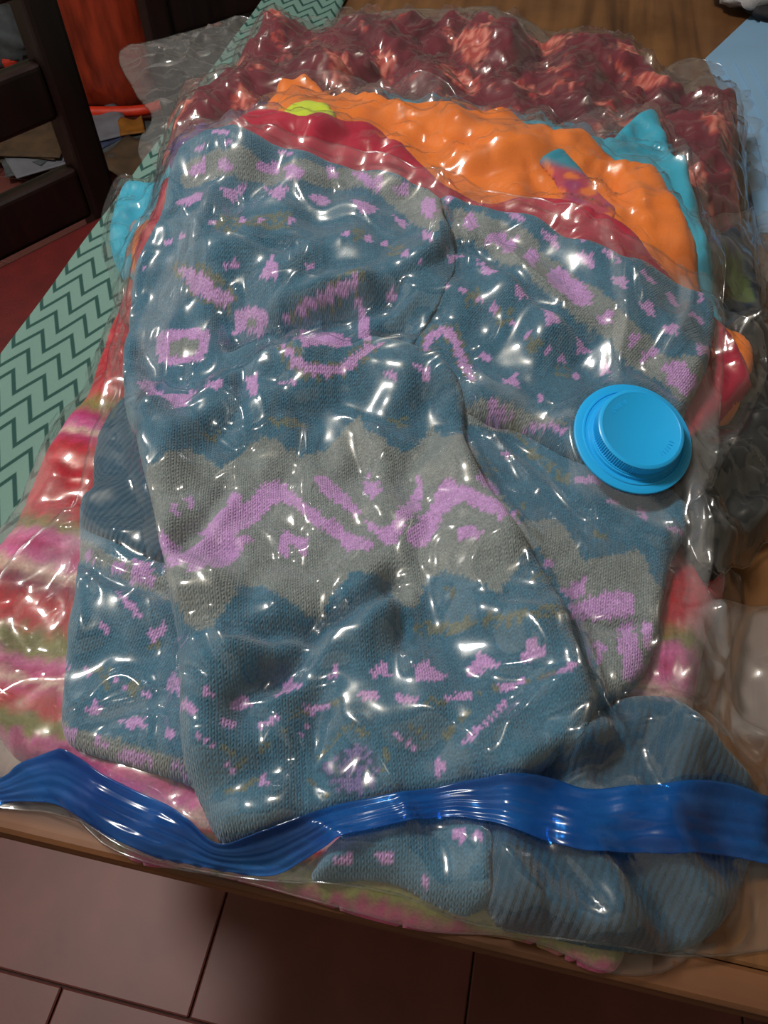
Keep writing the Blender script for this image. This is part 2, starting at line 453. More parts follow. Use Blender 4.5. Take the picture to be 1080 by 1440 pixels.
for nm, c, s in (('wall_back', (0, 3.65, 1.25), (4.4, 0.1, 2.6)), ('wall_front', (0, -1.45, 1.25), (4.4, 0.1, 2.6)),
                 ('wall_left', (-2.25, 1.1, 1.25), (0.1, 5.2, 2.6)), ('wall_right', (2.25, 1.1, 1.25), (0.1, 5.2, 2.6)),
                 ('ceiling', (0, 1.1, 2.6), (4.6, 5.2, 0.1))):
    tag(bm_obj(nm, box_bm(c, s), ceil_m if nm == 'ceiling' else plaster), nm.replace('_', ' ') + ' of plain pale plaster', None, None, 'structure')

# ------------------------------------------------------------------ table
twood = wood_mat('table_wood', srgb(70, 43, 22), srgb(108, 72, 40), srgb(128, 90, 54), 0.36, 'Y')
ewood = wood_mat('edge_wood', srgb(56, 32, 16), srgb(100, 62, 34), srgb(122, 78, 42), 0.58, 'X')
TC = Vector((-0.401, 0.149))                              # front left corner
table = empty('wooden_table', (TC.x, TC.y, 0), TA)
tag(table, 'worn brown wooden table carrying the pile of plastic bags', 'table')
TWD, TLN = 1.05, 1.65
bm_obj('tabletop', box_bm((TWD / 2, TLN / 2, TZ - 0.014), (TWD, TLN - 0.042, 0.028), 0.0015, 1), twood, table)
bm_obj('front_edge', box_bm((TWD / 2, 0.0105, TZ - 0.013), (TWD, 0.021, 0.026), 0.006, 3), ewood, table)
bm_obj('back_edge', box_bm((TWD / 2, TLN - 0.0105, TZ - 0.013), (TWD, 0.021, 0.026), 0.006, 3), ewood, table)
bm_obj('apron', box_bm((TWD / 2, 0.34, TZ - 0.075), (TWD - 0.40, 0.02, 0.09), 0.002, 1), ewood, table)
bm_obj('apron', box_bm((TWD / 2, TLN - 0.34, TZ - 0.075), (TWD - 0.40, 0.02, 0.09), 0.002, 1), ewood, table)
bm_obj('apron', box_bm((0.16, TLN / 2, TZ - 0.075), (0.02, TLN - 0.78, 0.09), 0.002, 1), ewood, table)
bm_obj('apron', box_bm((TWD - 0.16, TLN / 2, TZ - 0.075), (0.02, TLN - 0.78, 0.09), 0.002, 1), ewood, table)
for x in (0.16, TWD - 0.16):
    for y in (0.36, TLN - 0.36):
        bm_obj('leg', box_bm((x, y, (TZ - 0.029) / 2), (0.06, 0.06, TZ - 0.031), 0.004, 2), ewood, table)

# ------------------------------------------------------------------ zigzag cloth over the table's left side
def zigzag_mat():
    m, nt, b = nmat('zigzag_cloth')
    at = N(nt, 'ShaderNodeAttribute', attribute_name='knit'); sx = N(nt, 'ShaderNodeSeparateXYZ'); nt.links.new(at.outputs['Vector'], sx.inputs[0])
    fr = math_n(nt, 'FRACT', math_n(nt, 'DIVIDE', sx.outputs[0], vb=0.028))
    tri = math_n(nt, 'ABSOLUTE', math_n(nt, 'SUBTRACT', fr, vb=0.5))
    ph = math_n(nt, 'ADD', math_n(nt, 'DIVIDE', sx.outputs[1], vb=0.026), math_n(nt, 'MULTIPLY', tri, vb=1.9))
    f2 = math_n(nt, 'FRACT', ph)
    r = ramp(nt, [(0.0, srgb(36, 68, 64)), (0.20, srgb(36, 68, 64)), (0.27, srgb(100, 130, 122)), (0.93, srgb(100, 130, 122)), (1.0, srgb(36, 68, 64))])
    nt.links.new(f2, r.inputs[0]); nt.links.new(r.outputs[0], b.inputs['Base Color'])
    b.inputs['Roughness'].default_value = 0.9; b.inputs['Specular IOR Level'].default_value = 0.2
    tc = N(nt, 'ShaderNodeTexCoord'); nz = N(nt, 'ShaderNodeTexNoise'); nz.inputs['Scale'].default_value = 900
    nt.links.new(tc.outputs['Object'], nz.inputs['Vector'])
    bp = N(nt, 'ShaderNodeBump'); bp.inputs['Strength'].default_value = 0.4; bp.inputs['Distance'].default_value = 0.001
    nt.links.new(nz.outputs['Fac'], bp.inputs['Height']); nt.links.new(bp.outputs[0], b.inputs['Normal'])
    return m
def build_cloth():
    # cross profile (table frame): from the hem on the table top, over the left edge and down
    prof = [(0.115 - 0.01 * i, 0.0025) for i in range(0, 12)] + [(-0.001, 0.0020), (-0.005, 0.0003), (-0.0075, -0.004)]
    prof += [(-0.0085 - 0.0008 * i, -0.012 - 0.012 * i) for i in range(0, 14)]
    s = [0.0]
    for a, b_ in zip(prof[:-1], prof[1:]): s.append(s[-1] + math.hypot(a[0] - b_[0], a[1] - b_[1]))
    ys = np.arange(0.10, 1.66, 0.01); V = []; K = []; rng = np.random.RandomState(3)
    ph = rng.rand(3) * 6
    for y in ys:
        for (x, z), si in zip(prof, s):
            down = max(0.0, -z) / 0.17
            xx = x - 0.022 * down * (1 + math.sin(y * 23 + ph[0]) * 0.8) * (z < -0.005) + (0.004 * math.sin(y * 11 + ph[1]) if x > 0.1 else 0)
            V.append((xx, y, TZ + z + (0.0006 * math.sin(y * 40 + x * 50) + 0.0006 if z > 0 else 0))); K.append((si, y, 0))
    n = len(prof); Q = [(i * n + k, i * n + k + 1, (i + 1) * n + k + 1, (i + 1) * n + k) for i in range(len(ys) - 1) for k in range(n - 1)]
    me = np_mesh('zigzag_tablecloth', V, Q)
    a = me.attributes.new('knit', 'FLOAT_VECTOR', 'POINT'); a.data.foreach_set('vector', np.array(K, np.float32).ravel())
    o = link('zigzag_tablecloth', me, zigzag_mat())
    o.location = (TC.x, TC.y, 0); o.rotation_euler = (0, 0, TA)
    sm = o.modifiers.new('thickness', 'SOLIDIFY'); sm.thickness = 0.0014; sm.offset = -1
    tag(o, 'pale green cloth with dark zigzag lines draped over the table edge', 'tablecloth')
build_cloth()

# ------------------------------------------------------------------ chairs
dwood = wood_mat('dark_chair_wood', srgb(14, 6, 6), srgb(30, 13, 12), srgb(42, 20, 17), 0.35, 'Z')
redseat = simple_mat('red_seat', srgb(84, 16, 15), 0.55, 0.1, 30, 0.3, 300)
darkseat = simple_mat('dark_seat', srgb(40, 34, 32), 0.6, 0.1, 30, 0.3, 300)
def make_chair(loc, rz, label, seat_mat, W_=0.42):
    c = empty('dining_chair', loc, rz)                     # local x along the back, y towards the sitter's back, origin under the right rear post
    tag(c, label, 'chair', 'dark chairs beside the table')
    D_ = 0.42; SZ = TZ - 0.30
    for x in (0, -W_):
        b = box_bm((x, 0, 0.52), (0.05, 0.05, 1.04), 0.007, 2)
        bm_obj('back_post', b, dwood, c)
        bm_obj('leg', box_bm((x, -D_, (SZ - 0.03) / 2), (0.045, 0.045, SZ - 0.03), 0.006, 2), dwood, c)
    for z0, z1 in ((-0.293, -0.208), (-0.13, -0.05), (0.03, 0.11), (0.19, 0.275)):
        zc = TZ + (z0 + z1) / 2
        bm_obj('back_rail', box_bm((-W_ / 2, 0, zc), (abs(W_) - 0.05, 0.03, z1 - z0), 0.008, 3), dwood, c)
    for yy in (0.0, -D_):
        bm_obj('seat_rail', box_bm((-W_ / 2, yy, SZ - 0.04), (abs(W_) - 0.05, 0.022, 0.05), 0.003, 1), dwood, c)
    for x in (0, -W_):
        bm_obj('seat_rail', box_bm((x, -D_ / 2, SZ - 0.04), (0.022, D_ - 0.05, 0.05), 0.003, 1), dwood, c)
        bm_obj('stretcher', box_bm((x, -D_ / 2, 0.18), (0.02, D_ - 0.05, 0.03), 0.004, 1), dwood, c)
    sb = bmesh.new(); box_bm((-W_ / 2, -D_ / 2 - 0.006, SZ - 0.004), (abs(W_) + 0.02, D_ - 0.04, 0.03), 0.012, 4, None, sb)
    st = bm_obj('seat', sb, seat_mat, c, True); st['label'] = 'dark red padded seat'
    return c
make_chair((-0.482, 1.188, 0), math.atan2(.73, .69), 'dark wooden ladder-back chair with red seat at the table\'s left side', redseat)
make_chair((-0.492, 1.83, 0), math.radians(38), 'dark wooden chair farther back, its post right of the orange sack', darkseat, -0.42)

# ------------------------------------------------------------------ things standing behind the chairs
def blob(name, c, r, mat, seed, amp=0.12, parent=None, sq=1.0, fr=6.0, sub=4):
    bm = bmesh.new(); bmesh.ops.create_icosphere(bm, subdivisions=sub, radius=1.0)
    rn = np.random.RandomState(seed); ks = rn.randn(10, 3) * fr; phs = rn.rand(10) * 6.28
    for v in bm.verts:
        d_ = np.array(v.co); n_ = sum(abs(math.sin(float(k @ d_) + p)) for k, p in zip(ks, phs)) / 10 - 0.6
        p_ = np.sign(d_) * np.abs(d_) ** sq
        p_ = p_ * (1 + amp * n_ * 2)
        v.co = Vector((p_[0] * r[0], p_[1] * r[1], p_[2] * r[2])) + Vector(c)
    return bm_obj(name, bm, mat, parent, True)
sackm = simple_mat('orange_sack_plastic', srgb(140, 50, 30), 0.33, 0.22, 14, 0.5, 40, stretch=(3, 3, 0.6))
rimm = simple_mat('red_hem', srgb(205, 50, 22), 0.5, 0.1, 30)
sack = empty('orange_sack', (-0.835, 2.46, 0.008)); tag(sack, 'large shiny orange plastic sack standing on the floor behind the chairs', 'sack')
blob('body', (0, 0, 0.33), (0.165, 0.13, 0.34), sackm, 5, 0.10, sack, 0.6)
ring = [(0.178 * math.copysign(abs(math.cos(a)) ** .6, math.cos(a)), 0.142 * math.copysign(abs(math.sin(a)) ** .6, math.sin(a)), 0.045) for a in np.linspace(0, 2 * math.pi, 48, endpoint=False)]
tube('hem', ring, 0.016, rimm, sack, 8, True)
paper_w = simple_mat('paper_white', srgb(112, 114, 124), 0.8, 0.08, 20); paper_b = simple_mat('paper_blue', srgb(52, 62, 92), 0.7, 0.2, 30)
paper_y = simple_mat('paper_yellow', srgb(140, 88, 22), 0.7, 0.15, 25); paper_br = simple_mat('kraft_brown', srgb(80, 62, 44), 0.85, 0.2, 18)
paper_g = simple_mat('paper_grey', srgb(70, 76, 80), 0.85, 0.2, 25); paper_r = simple_mat('paper_red', srgb(190, 50, 28), 0.7, 0.15, 25)
def flat_stack(name, label, cat, px, z, sz, rz, mats, group=None, th=0.008):
    p = on_plane([px], -TZ + z)[0]
    e_ = empty(name, (p[0], p[1], z), rz); tag(e_, label, cat, group)
    rn = random.Random(int(px[0] * 7 + px[1]))
    for i, m_ in enumerate(mats):
        bm = bmesh.new(); nx, ny = 8, 8
        vs = [[bm.verts.new(((u / nx - .5) * sz[0] + rn.uniform(-1, 1) * .001, (v / ny - .5) * sz[1], 0.006 * math.sin(u * .9 + i) * (v / ny) + 0.003 * math.cos(v * 1.1 + i))) for v in range(ny + 1)] for u in range(nx + 1)]
        for u in range(nx):
            for v in range(ny): bm.faces.new((vs[u][v], vs[u + 1][v], vs[u + 1][v + 1], vs[u][v + 1]))
        o = bm_obj('sheet', bm, m_, e_, True); o.location = (rn.uniform(-.02, .02), rn.uniform(-.02, .02), 0.012 + th * i); o.rotation_euler = (0, 0, rn.uniform(-.25, .25))
        s_ = o.modifiers.new('thickness', 'SOLIDIFY'); s_.thickness = th * 0.5; s_.offset = -1
    return e_
flat_stack('magazine_pile', 'white and blue printed magazines on the floor below the orange sack', 'magazines', (150, 188), 0.03, (0.12, 0.18), 0.7, [paper_g, paper_b, paper_w])
flat_stack('yellow_envelope', 'yellow envelope peeking out under the red hem of the sack', 'envelope', (188, 182), 0.05, (0.07, 0.10), 0.3, [paper_y])
flat_stack('grey_newspaper', 'grey and blue newspapers lying on the floor beside the table edge', 'newspaper', (160, 215), 0.02, (0.26, 0.2), 0.2, [paper_g, paper_b, paper_g])
flat_stack('grey_newspaper', 'crumpled pale newspaper on the floor close to the zigzag cloth', 'newspaper', (195, 232), 0.05, (0.16, 0.2), 1.0, [paper_g, paper_br])
flat_stack('cardboard_pile', 'brown cardboard scraps seen between the rails of the nearer chair', 'cardboard', (35, 205), 0.02, (0.3, 0.2), -0.3, [paper_br, paper_g, paper_br, paper_br])
flat_stack('blue_grey_folder', 'blue grey folder on the floor behind the red seat', 'folder', (60, 232), 0.02, (0.2, 0.12), 0.4, [paper_g, paper_w])
# pieces left of the nearer chair post
blob('red_rag', tuple(on_plane([(12, 84)], -TZ + 0.05)[0] + [0, 0, TZ]), (0.035, 0.03, 0.03), paper_r, 9, 0.3); tag(bpy.data.objects['red_rag'], 'bright red rag lying left of the nearer chair post', 'rag')
blob('grey_bundle', tuple(on_plane([(4, 50)], -TZ + 0.10)[0] + [0, 0, TZ]), (0.11, 0.09, 0.09), paper_g, 19, 0.3); tag(bpy.data.objects['grey_bundle'], 'grey cloth bundle at the left edge above the red rag', 'bundle')
# grey tub with an orange strap, and a pale plastic stool leg
tubm = simple_mat('smoky_plastic', srgb(48, 46, 44), 0.4, 0.1, 12)
tb_ = empty('storage_tub', (-0.48, 2.5, 0.008)); tag(tb_, 'dark grey plastic tub with orange strap behind the farther chair post', 'tub')
def tub_bm():
    bm = bmesh.new(); P = []
    for (hx, hy, z) in ((0.13, 0.10, 0), (0.15, 0.12, 0.36), (0.165, 0.135, 0.36), (0.165, 0.135, 0.38), (0.142, 0.112, 0.38), (0.122, 0.092, 0.012)):
        P.append([bm.verts.new((x * hx, y * hy, z)) for x, y in ((-1, -1), (1, -1), (1, 1), (-1, 1))])
    for a, b_ in zip(P[:-1], P[1:]):
        for k in range(4): bm.faces.new((a[k], a[(k + 1) % 4], b_[(k + 1) % 4], b_[k]))
    bm.faces.new(P[0][::-1]); bm.faces.new(P[-1]); return bm
bm_obj('shell', tub_bm(), tubm, tb_)
bm_obj('strap', box_bm((0.0, -0.118, 0.2), (0.05, 0.006, 0.38), 0.002, 1, Matrix.Rotation(0.06, 3, 'X')), sackm, tb_)
stl = empty('plastic_stool', (-0.30, 2.56, 0.008)); tag(stl, 'pale grey plastic stool whose leg shows beside the zigzag cloth', 'stool')
plg = simple_mat('pale_plastic', srgb(168, 166, 160), 0.45, 0.05, 12)
for x, y in ((-.0, -.0), (.26, 0), (0, .26), (.26, .26)):
    bm_obj('leg', box_bm((x, y, 0.2), (0.045, 0.03, 0.40), 0.006, 2), plg, stl)
bm_obj('seat', box_bm((.13, .13, 0.415), (0.34, 0.34, 0.03), 0.012, 3), plg, stl)

# ------------------------------------------------------------------ blue sheets and grey cloth on the table's far right
bpaper = simple_mat('light_blue_card', srgb(122, 160, 192), 0.75, 0.03, 8)
PQ = on_plane([(991, 85), (1058, 22), (1190, 40), (1170, 330), (1066, 330), (1040, 200), (1004, 112)], 0.0)
u_ = PQ[1] - PQ[0]; u_ /= np.linalg.norm(u_); v_ = np.array([u_[1], -u_[0], 0])
fold = empty('blue_card_folder', (PQ[0][0], PQ[0][1], TZ)); tag(fold, 'light blue cardboard folders stacked on the table\'s far right', 'folder')
for i in range(4):                                        # each folder lies a little further right than the one below
    bm = bmesh.new(); cs = [q_ - PQ[0] + v_ * 0.019 * i for q_ in PQ]; zz = 0.0008 + 0.0026 * i
    lo_v = [bm.verts.new((c[0], c[1], zz)) for c in cs]; hi_v = [bm.verts.new((c[0], c[1], zz + 0.0021)) for c in cs]
    bm.faces.new(lo_v); bm.faces.new(hi_v[::-1]); n7 = len(cs)
    for k in range(n7): bm.faces.new((lo_v[k], lo_v[(k + 1) % n7], hi_v[(k + 1) % n7], hi_v[k]))
    bmesh.ops.recalc_face_normals(bm, faces=bm.faces[:])
    bm_obj('sheet', bm, bpaper, fold)
gcloth = simple_mat('grey_cloth', srgb(150, 148, 148), 0.9, 0.1, 60, 0.4, 400)
darkm = simple_mat('dark_cloth', srgb(24, 24, 30), 0.8, 0.1, 60)
cp = on_plane([(1072, -14)], 0.02)[0]
gc = blob('grey_cloth', (cp[0], cp[1], TZ + 0.030), (0.07, 0.055, 0.024), gcloth, 12, 0.35, None, 0.8, 4); tag(gc, 'crumpled light grey cloth at the top right corner of the table', 'cloth')
cp2 = on_plane([(1098, 14)], 0.008)[0]
dc = blob('dark_pouch', (cp2[0], cp2[1], TZ + 0.014), (0.05, 0.04, 0.012), darkm, 22, 0.2, None, 0.7, 4); tag(dc, 'small dark pouch between the grey cloth and the blue folders', 'pouch')
# ------------------------------------------------------------------ the pile of bags
filmA = film_mat('clear_film', 0.05, 0.08)
filmB = film_mat('clear_film_under', 0.05, 0.12)
seam_m = film_mat('film_seam', 0.12, 0.0, (0.92, 0.94, 0.96, 1)); 
def rgb(*c): return np.array(srgb(*c))
def lerp_cols(base, *layers):
    """base: rgba; layers: (mask 0..1 array, rgba)."""
    C = np.repeat(np.array(base)[None], len(layers[0][0]) if layers else 1, 0)
    for m_, c_ in layers: C = C * (1 - m_[:, None]) + np.array(c_)[None] * m_[:, None]
    C[:, 3] = 1
    return C
def sstep(x, a, b): t = np.clip((x - a) / (b - a), 0, 1); return t * t * (3 - 2 * t)

shirt = vcol_fabric('shirt_fabric', 0.8, 0.03, 0.2, 900, 0.1)
wool = vcol_fabric('fine_knit', 0.9, 0.09, 0.5, 520, 0.25)
n_lo = fnoise(11, 0.11); n_md = fnoise(12, 0.05); n_hi = fnoise(13, 0.022)

def bag(label, group='see-through vacuum storage bags in the pile'):
    b = empty('vacuum_storage_bag', (0, 0.45, TZ)); tag(b, label, 'storage bag', group); return b
def fix_parent(o):                                        # keep world placement under an empty away from the origin
    o.matrix_parent_inverse = o.parent.matrix_basis.inverted()
def adopt(b):
    bpy.context.view_layer.update()
    for o in b.children: fix_parent(o)

# --- far bag: burgundy patterned clothes
H0 = HS.copy()
n_b1 = fnoise(21, 0.05, 0.5, 40, 1.6); n_b2 = fnoise(22, 0.011, 0.6); n_b3 = fnoise(23, 0.12, 0.5)
def batik(x, y, z):
    a = samp(n_b1, x, y) + 0.35 * samp(n_b2, x, y) + 0.5 * samp(n_b3, x, y)
    m1 = sstep(a, 0.9, 1.15); m2 = sstep(a, 1.3, 1.6) * sstep(samp(n_b2, x, y), -0.2, 0.3); m3 = sstep(-samp(n_b3, x, y), 0.4, 1.2)
    return lerp_cols(rgb(104, 32, 46), (m3 * 0.6, rgb(76, 22, 38)), (m1, rgb(166, 66, 60)), (m2, rgb(208, 126, 110)))
G_BURG = [(222, 235), (212, 205), (235, 152), (270, 120), (310, 95), (345, 52), (370, 36), (430, 32), (480, 36), (510, 27), (560, 24), (620, 22), (680, 22), (702, 38), (760, 52), (860, 54), (910, 74), (950, 110), (1000, 130), (1045, 134), (1053, 165), (1058, 230), (1062, 310), (1010, 330), (980, 430), (820, 430), (600, 360), (400, 340), (280, 330), (225, 300)]
burg, _ = lay('burgundy_clothes', G_BURG, 0.072, shirt, edge=0.05, soft=0.01, at=0.75, cell=0.0035, colour=batik,
              wr=[(fnoise(24, 0.13), 0.006), (fnoise(25, 0.06, 0.4, 25, 2.0), 0.0035), (creases(26, 0.09, 0.5), -0.012), (creases(27, 0.07, 0.5, -30, 2), 0.007), (creases(28, 0.04, 0.5), 0.005), (creases(30, 0.03, 0.5, 60, 1.5, -0.3), -0.003), (fnoise(29, 0.03), 0.0015)])
tag(burg, 'crumpled burgundy clothes with salmon blotches in the farthest bag', 'clothes')
bagD = bag('farthest clear vacuum bag holding the burgundy clothes')
F_D = [(205, 240), (196, 200), (214, 165), (190, 130), (170, 72), (250, 50), (330, 24), (352, 26), (450, 22), (560, 14), (690, 14), (760, 42), (860, 46), (960, 84), (1010, 92), (1060, 112), (1084, 150), (1096, 330), (1080, 400), (960, 440), (600, 380), (280, 350)]
bag_film(bagD, F_D, HS > H0 + 0.002, filmB, wr=[(creases(31, 0.09, 0.4), 0.007), (fnoise(32, 0.04), 0.0014), (creases(33, 0.04, 0.45, 0, 1, -0.3), 0.005), (creases(34, 0.06, 0.35, 70, 2, -0.2), 0.005)], seed=31, seam=seam_m, tent=0.008, cell=0.0032, haze=(0.03, 0.13))
adopt(bagD)

# --- striped knit bag under everything at the front
H0 = HS.copy()
ST_PX = [(430, 'red'), (545, 'red'), (566, 'oli'), (582, 'mag'), (598, 'pin'), (607, 'cre'), (618, 'mag'), (636, 'red'), (712, 'red'), (735, 'oli'), (752, 'pin'), (772, 'mag'), (788, 'pin'), (803, 'cre'), (820, 'mgd'), (845, 'red'), (872, 'red'), (892, 'oli'), (912, 'oli'), (926, 'pin'), (944, 'mag'), (956, 'cre'), (968, 'mag'), (980, 'red'), (996, 'red'), (1008, 'oli'), (1022, 'oli'), (1032, 'pin'), (1046, 'mag'), (1075, 'pin'), (1100, 'cre')]
ST_C = {'red': rgb(176, 14, 40), 'oli': rgb(116, 118, 52), 'mag': rgb(176, 32, 104), 'pin': rgb(198, 98, 152), 'cre': rgb(212, 184, 166), 'mgd': rgb(120, 18, 62)}
st_s = np.array([on_plane([(45 if py > 700 else 120, py)], 0.03)[0][1] + 0.21 * on_plane([(45 if py > 700 else 120, py)], 0.03)[0][0] for py, _ in ST_PX])
fs = [on_plane([q], 0.012)[0] for q in ((520, 1222), (500, 1240), (480, 1256), (500, 1275), (600, 1330))]
st_s = np.r_[st_s, [f_[1] + 0.21 * f_[0] for f_ in fs]]
st_c = np.array([ST_C[k] for _, k in ST_PX] + [ST_C['red'], ST_C['oli'], ST_C['oli'], ST_C['mag'], ST_C['pin']])
o_ = np.argsort(st_s); st_s = st_s[o_]; st_c = st_c[o_]
n_st = fnoise(41, 0.012, 0.6)
def stripes(x, y, z):
    s = y + 0.21 * x + 0.0016 * samp(n_st, x, y)
    C = np.stack([np.interp(s, st_s, st_c[:, k]) for k in range(4)], 1)
    f = 1 + 0.10 * samp(n_st, x * 1.0, y)[:, None]
    C = np.clip(C * f, 0, 1); C[:, 3] = 1
    return C
G_STR = [(192, 385), (162, 440), (142, 490), (115, 560), (88, 592), (60, 640), (40, 690), (12, 740), (-15, 800), (-30, 900), (-25, 980), (-5, 1040), (30, 1066), (80, 1080), (118, 1135), (150, 1180), (190, 1208), (260, 1214), (330, 1232), (440, 1262), (520, 1287), (600, 1304), (690, 1310), (760, 1325), (850, 1364), (885, 1345), (900, 1250), (950, 1100), (980, 1000), (998, 900), (1024, 830), (1020, 802), (985, 790), (960, 700), (900, 500), (600, 430), (300, 370)]
striped, _ = lay('striped_sweater', G_STR, 0.032, wool, edge=0.022, soft=0.012, at=0.5, cell=0.0028, colour=stripes,
                 wr=[(n_lo, 0.003), (fnoise(42, 0.06), 0.002), (creases(43, 0.06, 0.35), -0.004)],
                 post=lambda top, sd, pr: top - pr * 0.014 * sstep(-(MY + 0.21 * MX), -0.16, -0.05))
tag(striped, 'knitted sweater with red, pink, cream and olive stripes under the blue one', 'sweater')
bagC = bag('clear vacuum bag around the striped sweater, lowest at the table\'s front edge')
F_C = [(178, 380), (148, 440), (92, 565), (52, 625), (20, 665), (-20, 720), (-60, 800), (-70, 1000), (-20, 1085), (45, 1100), (110, 1150), (150, 1190), (215, 1218), (330, 1240), (440, 1270), (600, 1312), (700, 1318), (770, 1335), (860, 1372), (960, 1352), (1010, 1250), (1010, 1000), (1026, 900), (1040, 810), (1000, 780), (900, 500), (600, 430), (300, 365)]
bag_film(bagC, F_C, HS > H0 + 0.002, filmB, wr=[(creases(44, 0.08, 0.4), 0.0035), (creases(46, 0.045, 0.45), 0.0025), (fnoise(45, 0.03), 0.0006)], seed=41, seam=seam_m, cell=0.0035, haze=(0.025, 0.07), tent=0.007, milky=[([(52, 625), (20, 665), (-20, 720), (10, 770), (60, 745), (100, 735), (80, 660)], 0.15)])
adopt(bagC)

# --- dark clothes bag on the right
H0 = HS.copy()
n_n1 = fnoise(51, 0.045, 0.5); n_n2 = fnoise(52, 0.03, 0.5)
def navy(x, y, z):
    a = samp(n_n1, x, y); b_ = samp(n_n2, x, y)
    g_ = np.exp(-(((x - GREEN[0]) / 0.018) ** 2 + ((y - GREEN[1]) / 0.028) ** 2)); v_ = np.exp(-(((x - VIO[0]) / 0.016) ** 2 + ((y - VIO[1]) / 0.02) ** 2))
    return lerp_cols(rgb(34, 52, 70), (sstep(a, 0.2, 1.0) * 0.7, rgb(16, 24, 36)), (sstep(v_, 0.3, 0.8), rgb(58, 44, 96)), (sstep(g_ + 0.15 * b_, 0.35, 0.7) * 0.9, rgb(92, 108, 62)))
GREEN = onto([(1032, 405)], HS, 0.03)[0]; VIO = onto([(1012, 338)], HS, 0.03)[0]
G_NAVY = [(1000, 318), (1030, 315), (1054, 330), (1066, 372), (1074, 440), (1072, 500), (1040, 530), (990, 520), (960, 430), (975, 350)]
nav, _ = lay('navy_print_shirt', G_NAVY, 0.036, shirt, edge=0.018, at=0.6, cell=0.003, colour=navy, wr=[(n_md, 0.003), (creases(53, 0.03, 0.5), -0.005)])
tag(nav, 'dark navy printed shirt with green and violet patches at the right', 'shirt')
def charcoal(x, y, z): return lerp_cols(rgb(30, 33, 33), (sstep(samp(n_n2, x, y), 0.3, 1.2) * 0.6, rgb(22, 24, 26)), (sstep(-samp(n_n1, x, y), 0.8, 1.5) * 0.4, rgb(66, 66, 60)))
G_CHAR = [(1018, 462), (1066, 440), (1120, 470), (1140, 600), (1118, 690), (1078, 742), (1040, 774), (1010, 802), (990, 782), (968, 730), (958, 640), (975, 560)]
cha, _ = lay('charcoal_clothes', G_CHAR, 0.034, shirt, edge=0.02, at=0.5, cell=0.003, colour=charcoal, wr=[(fnoise(54, 0.05), 0.004), (creases(55, 0.035, 0.5), -0.006), (creases(56, 0.03, 0.5, 60, 2), 0.005)])
tag(cha, 'crumpled charcoal black clothes in the bag at the right edge', 'clothes')
bagE = bag('clear vacuum bag of dark clothes at the right, below the blue cap')
F_E = [(990, 312), (1040, 308), (1078, 318), (1115, 420), (1160, 520), (1142, 660), (1100, 750), (1064, 776), (1050, 800), (1022, 806), (1008, 822), (975, 800), (945, 700), (950, 500), (960, 380)]
bag_film(bagE, F_E, HS > H0 + 0.002, filmB, wr=[(creases(57, 0.05, 0.45), 0.006), (fnoise(58, 0.03), 0.0012), (creases(59, 0.035, 0.5, 70, 2), 0.004)], seed=51, seam=seam_m, cell=0.0028, haze=(0.015, 0.08), tent=0.006)
adopt(bagE)

# --- the bag of plain bright shirts
H0 = HS.copy()
def plain(c, dark, n_=None):
    n_ = n_md if n_ is None else n_
    return lambda x, y, z: lerp_cols(c, (sstep(samp(n_, x, y), 0.5, 2.0) * 0.35, dark))
G_TUR = [(168, 380), (152, 340), (158, 292), (186, 256), (240, 224), (330, 205), (480, 160), (600, 155), (740, 170), (800, 184), (850, 196), (905, 161), (936, 186), (970, 240), (990, 300), (1006, 350), (1010, 400), (1010, 470), (900, 540), (600, 480), (300, 440), (200, 400)]
tur, _ = lay('turquoise_shirt', G_TUR, 0.017, shirt, edge=0.012, at=0.6, cell=0.003, colour=plain(rgb(48, 160, 188), rgb(30, 120, 150)),
             wr=[(n_md, 0.0018), (creases(61, 0.04, 0.4), -0.003)], folds=[([(905, 165), (940, 215), (965, 290), (985, 360)], 0.006, 0.004), ([(870, 210), (930, 205), (955, 215)], 0.005, -0.004), ([(190, 260), (175, 310), (180, 370)], 0.006, 0.003)])
tag(tur, 'turquoise shirt showing at both sides of the orange one', 'shirt')
G_ORA = [(196, 395), (182, 365), (192, 325), (260, 240), (330, 185), (372, 146), (388, 124), (412, 112), (445, 112), (540, 134), (640, 150), (720, 166), (790, 186), (850, 210), (920, 240), (950, 285), (984, 338), (988, 395), (1015, 450), (1058, 500), (1056, 522), (1000, 580), (700, 520), (300, 450)]
ora, _ = lay('orange_shirt', G_ORA, 0.016, shirt, edge=0.012, at=0.6, cell=0.003, colour=plain(rgb(224, 120, 40), rgb(196, 92, 24)),
             wr=[(n_md, 0.0022), (creases(62, 0.05, 0.35), -0.004), (fnoise(63, 0.03), 0.0008)],
             folds=[([(640, 230), (700, 215), (760, 200)], 0.008, 0.004), ([(620, 255), (690, 240), (740, 235)], 0.006, -0.004), ([(880, 240), (905, 300), (915, 350)], 0.006, 0.004), ([(830, 230), (860, 260), (885, 310)], 0.006, -0.003), ([(560, 160), (600, 195), (700, 185)], 0.007, 0.003)])
tag(ora, 'bright orange shirt behind the top edge of the blue sweater', 'shirt')
G_LIM = [(388, 170), (405, 148), (435, 140), (462, 145), (473, 168), (450, 200), (395, 195)]
lim, _ = lay('lime_shirt', G_LIM, 0.004, shirt, edge=0.006, at=0.6, cell=0.003, colour=plain(rgb(196, 214, 48), rgb(160, 180, 30)))
tag(lim, 'small lime green shirt corner between orange and crimson shirts', 'shirt')
G_PRT = [(758, 225), (786, 207), (802, 222), (830, 248), (864, 286), (850, 330), (800, 330), (785, 262), (770, 240)]
P0 = onto([(795, 240)], HS, 0.003)[0]
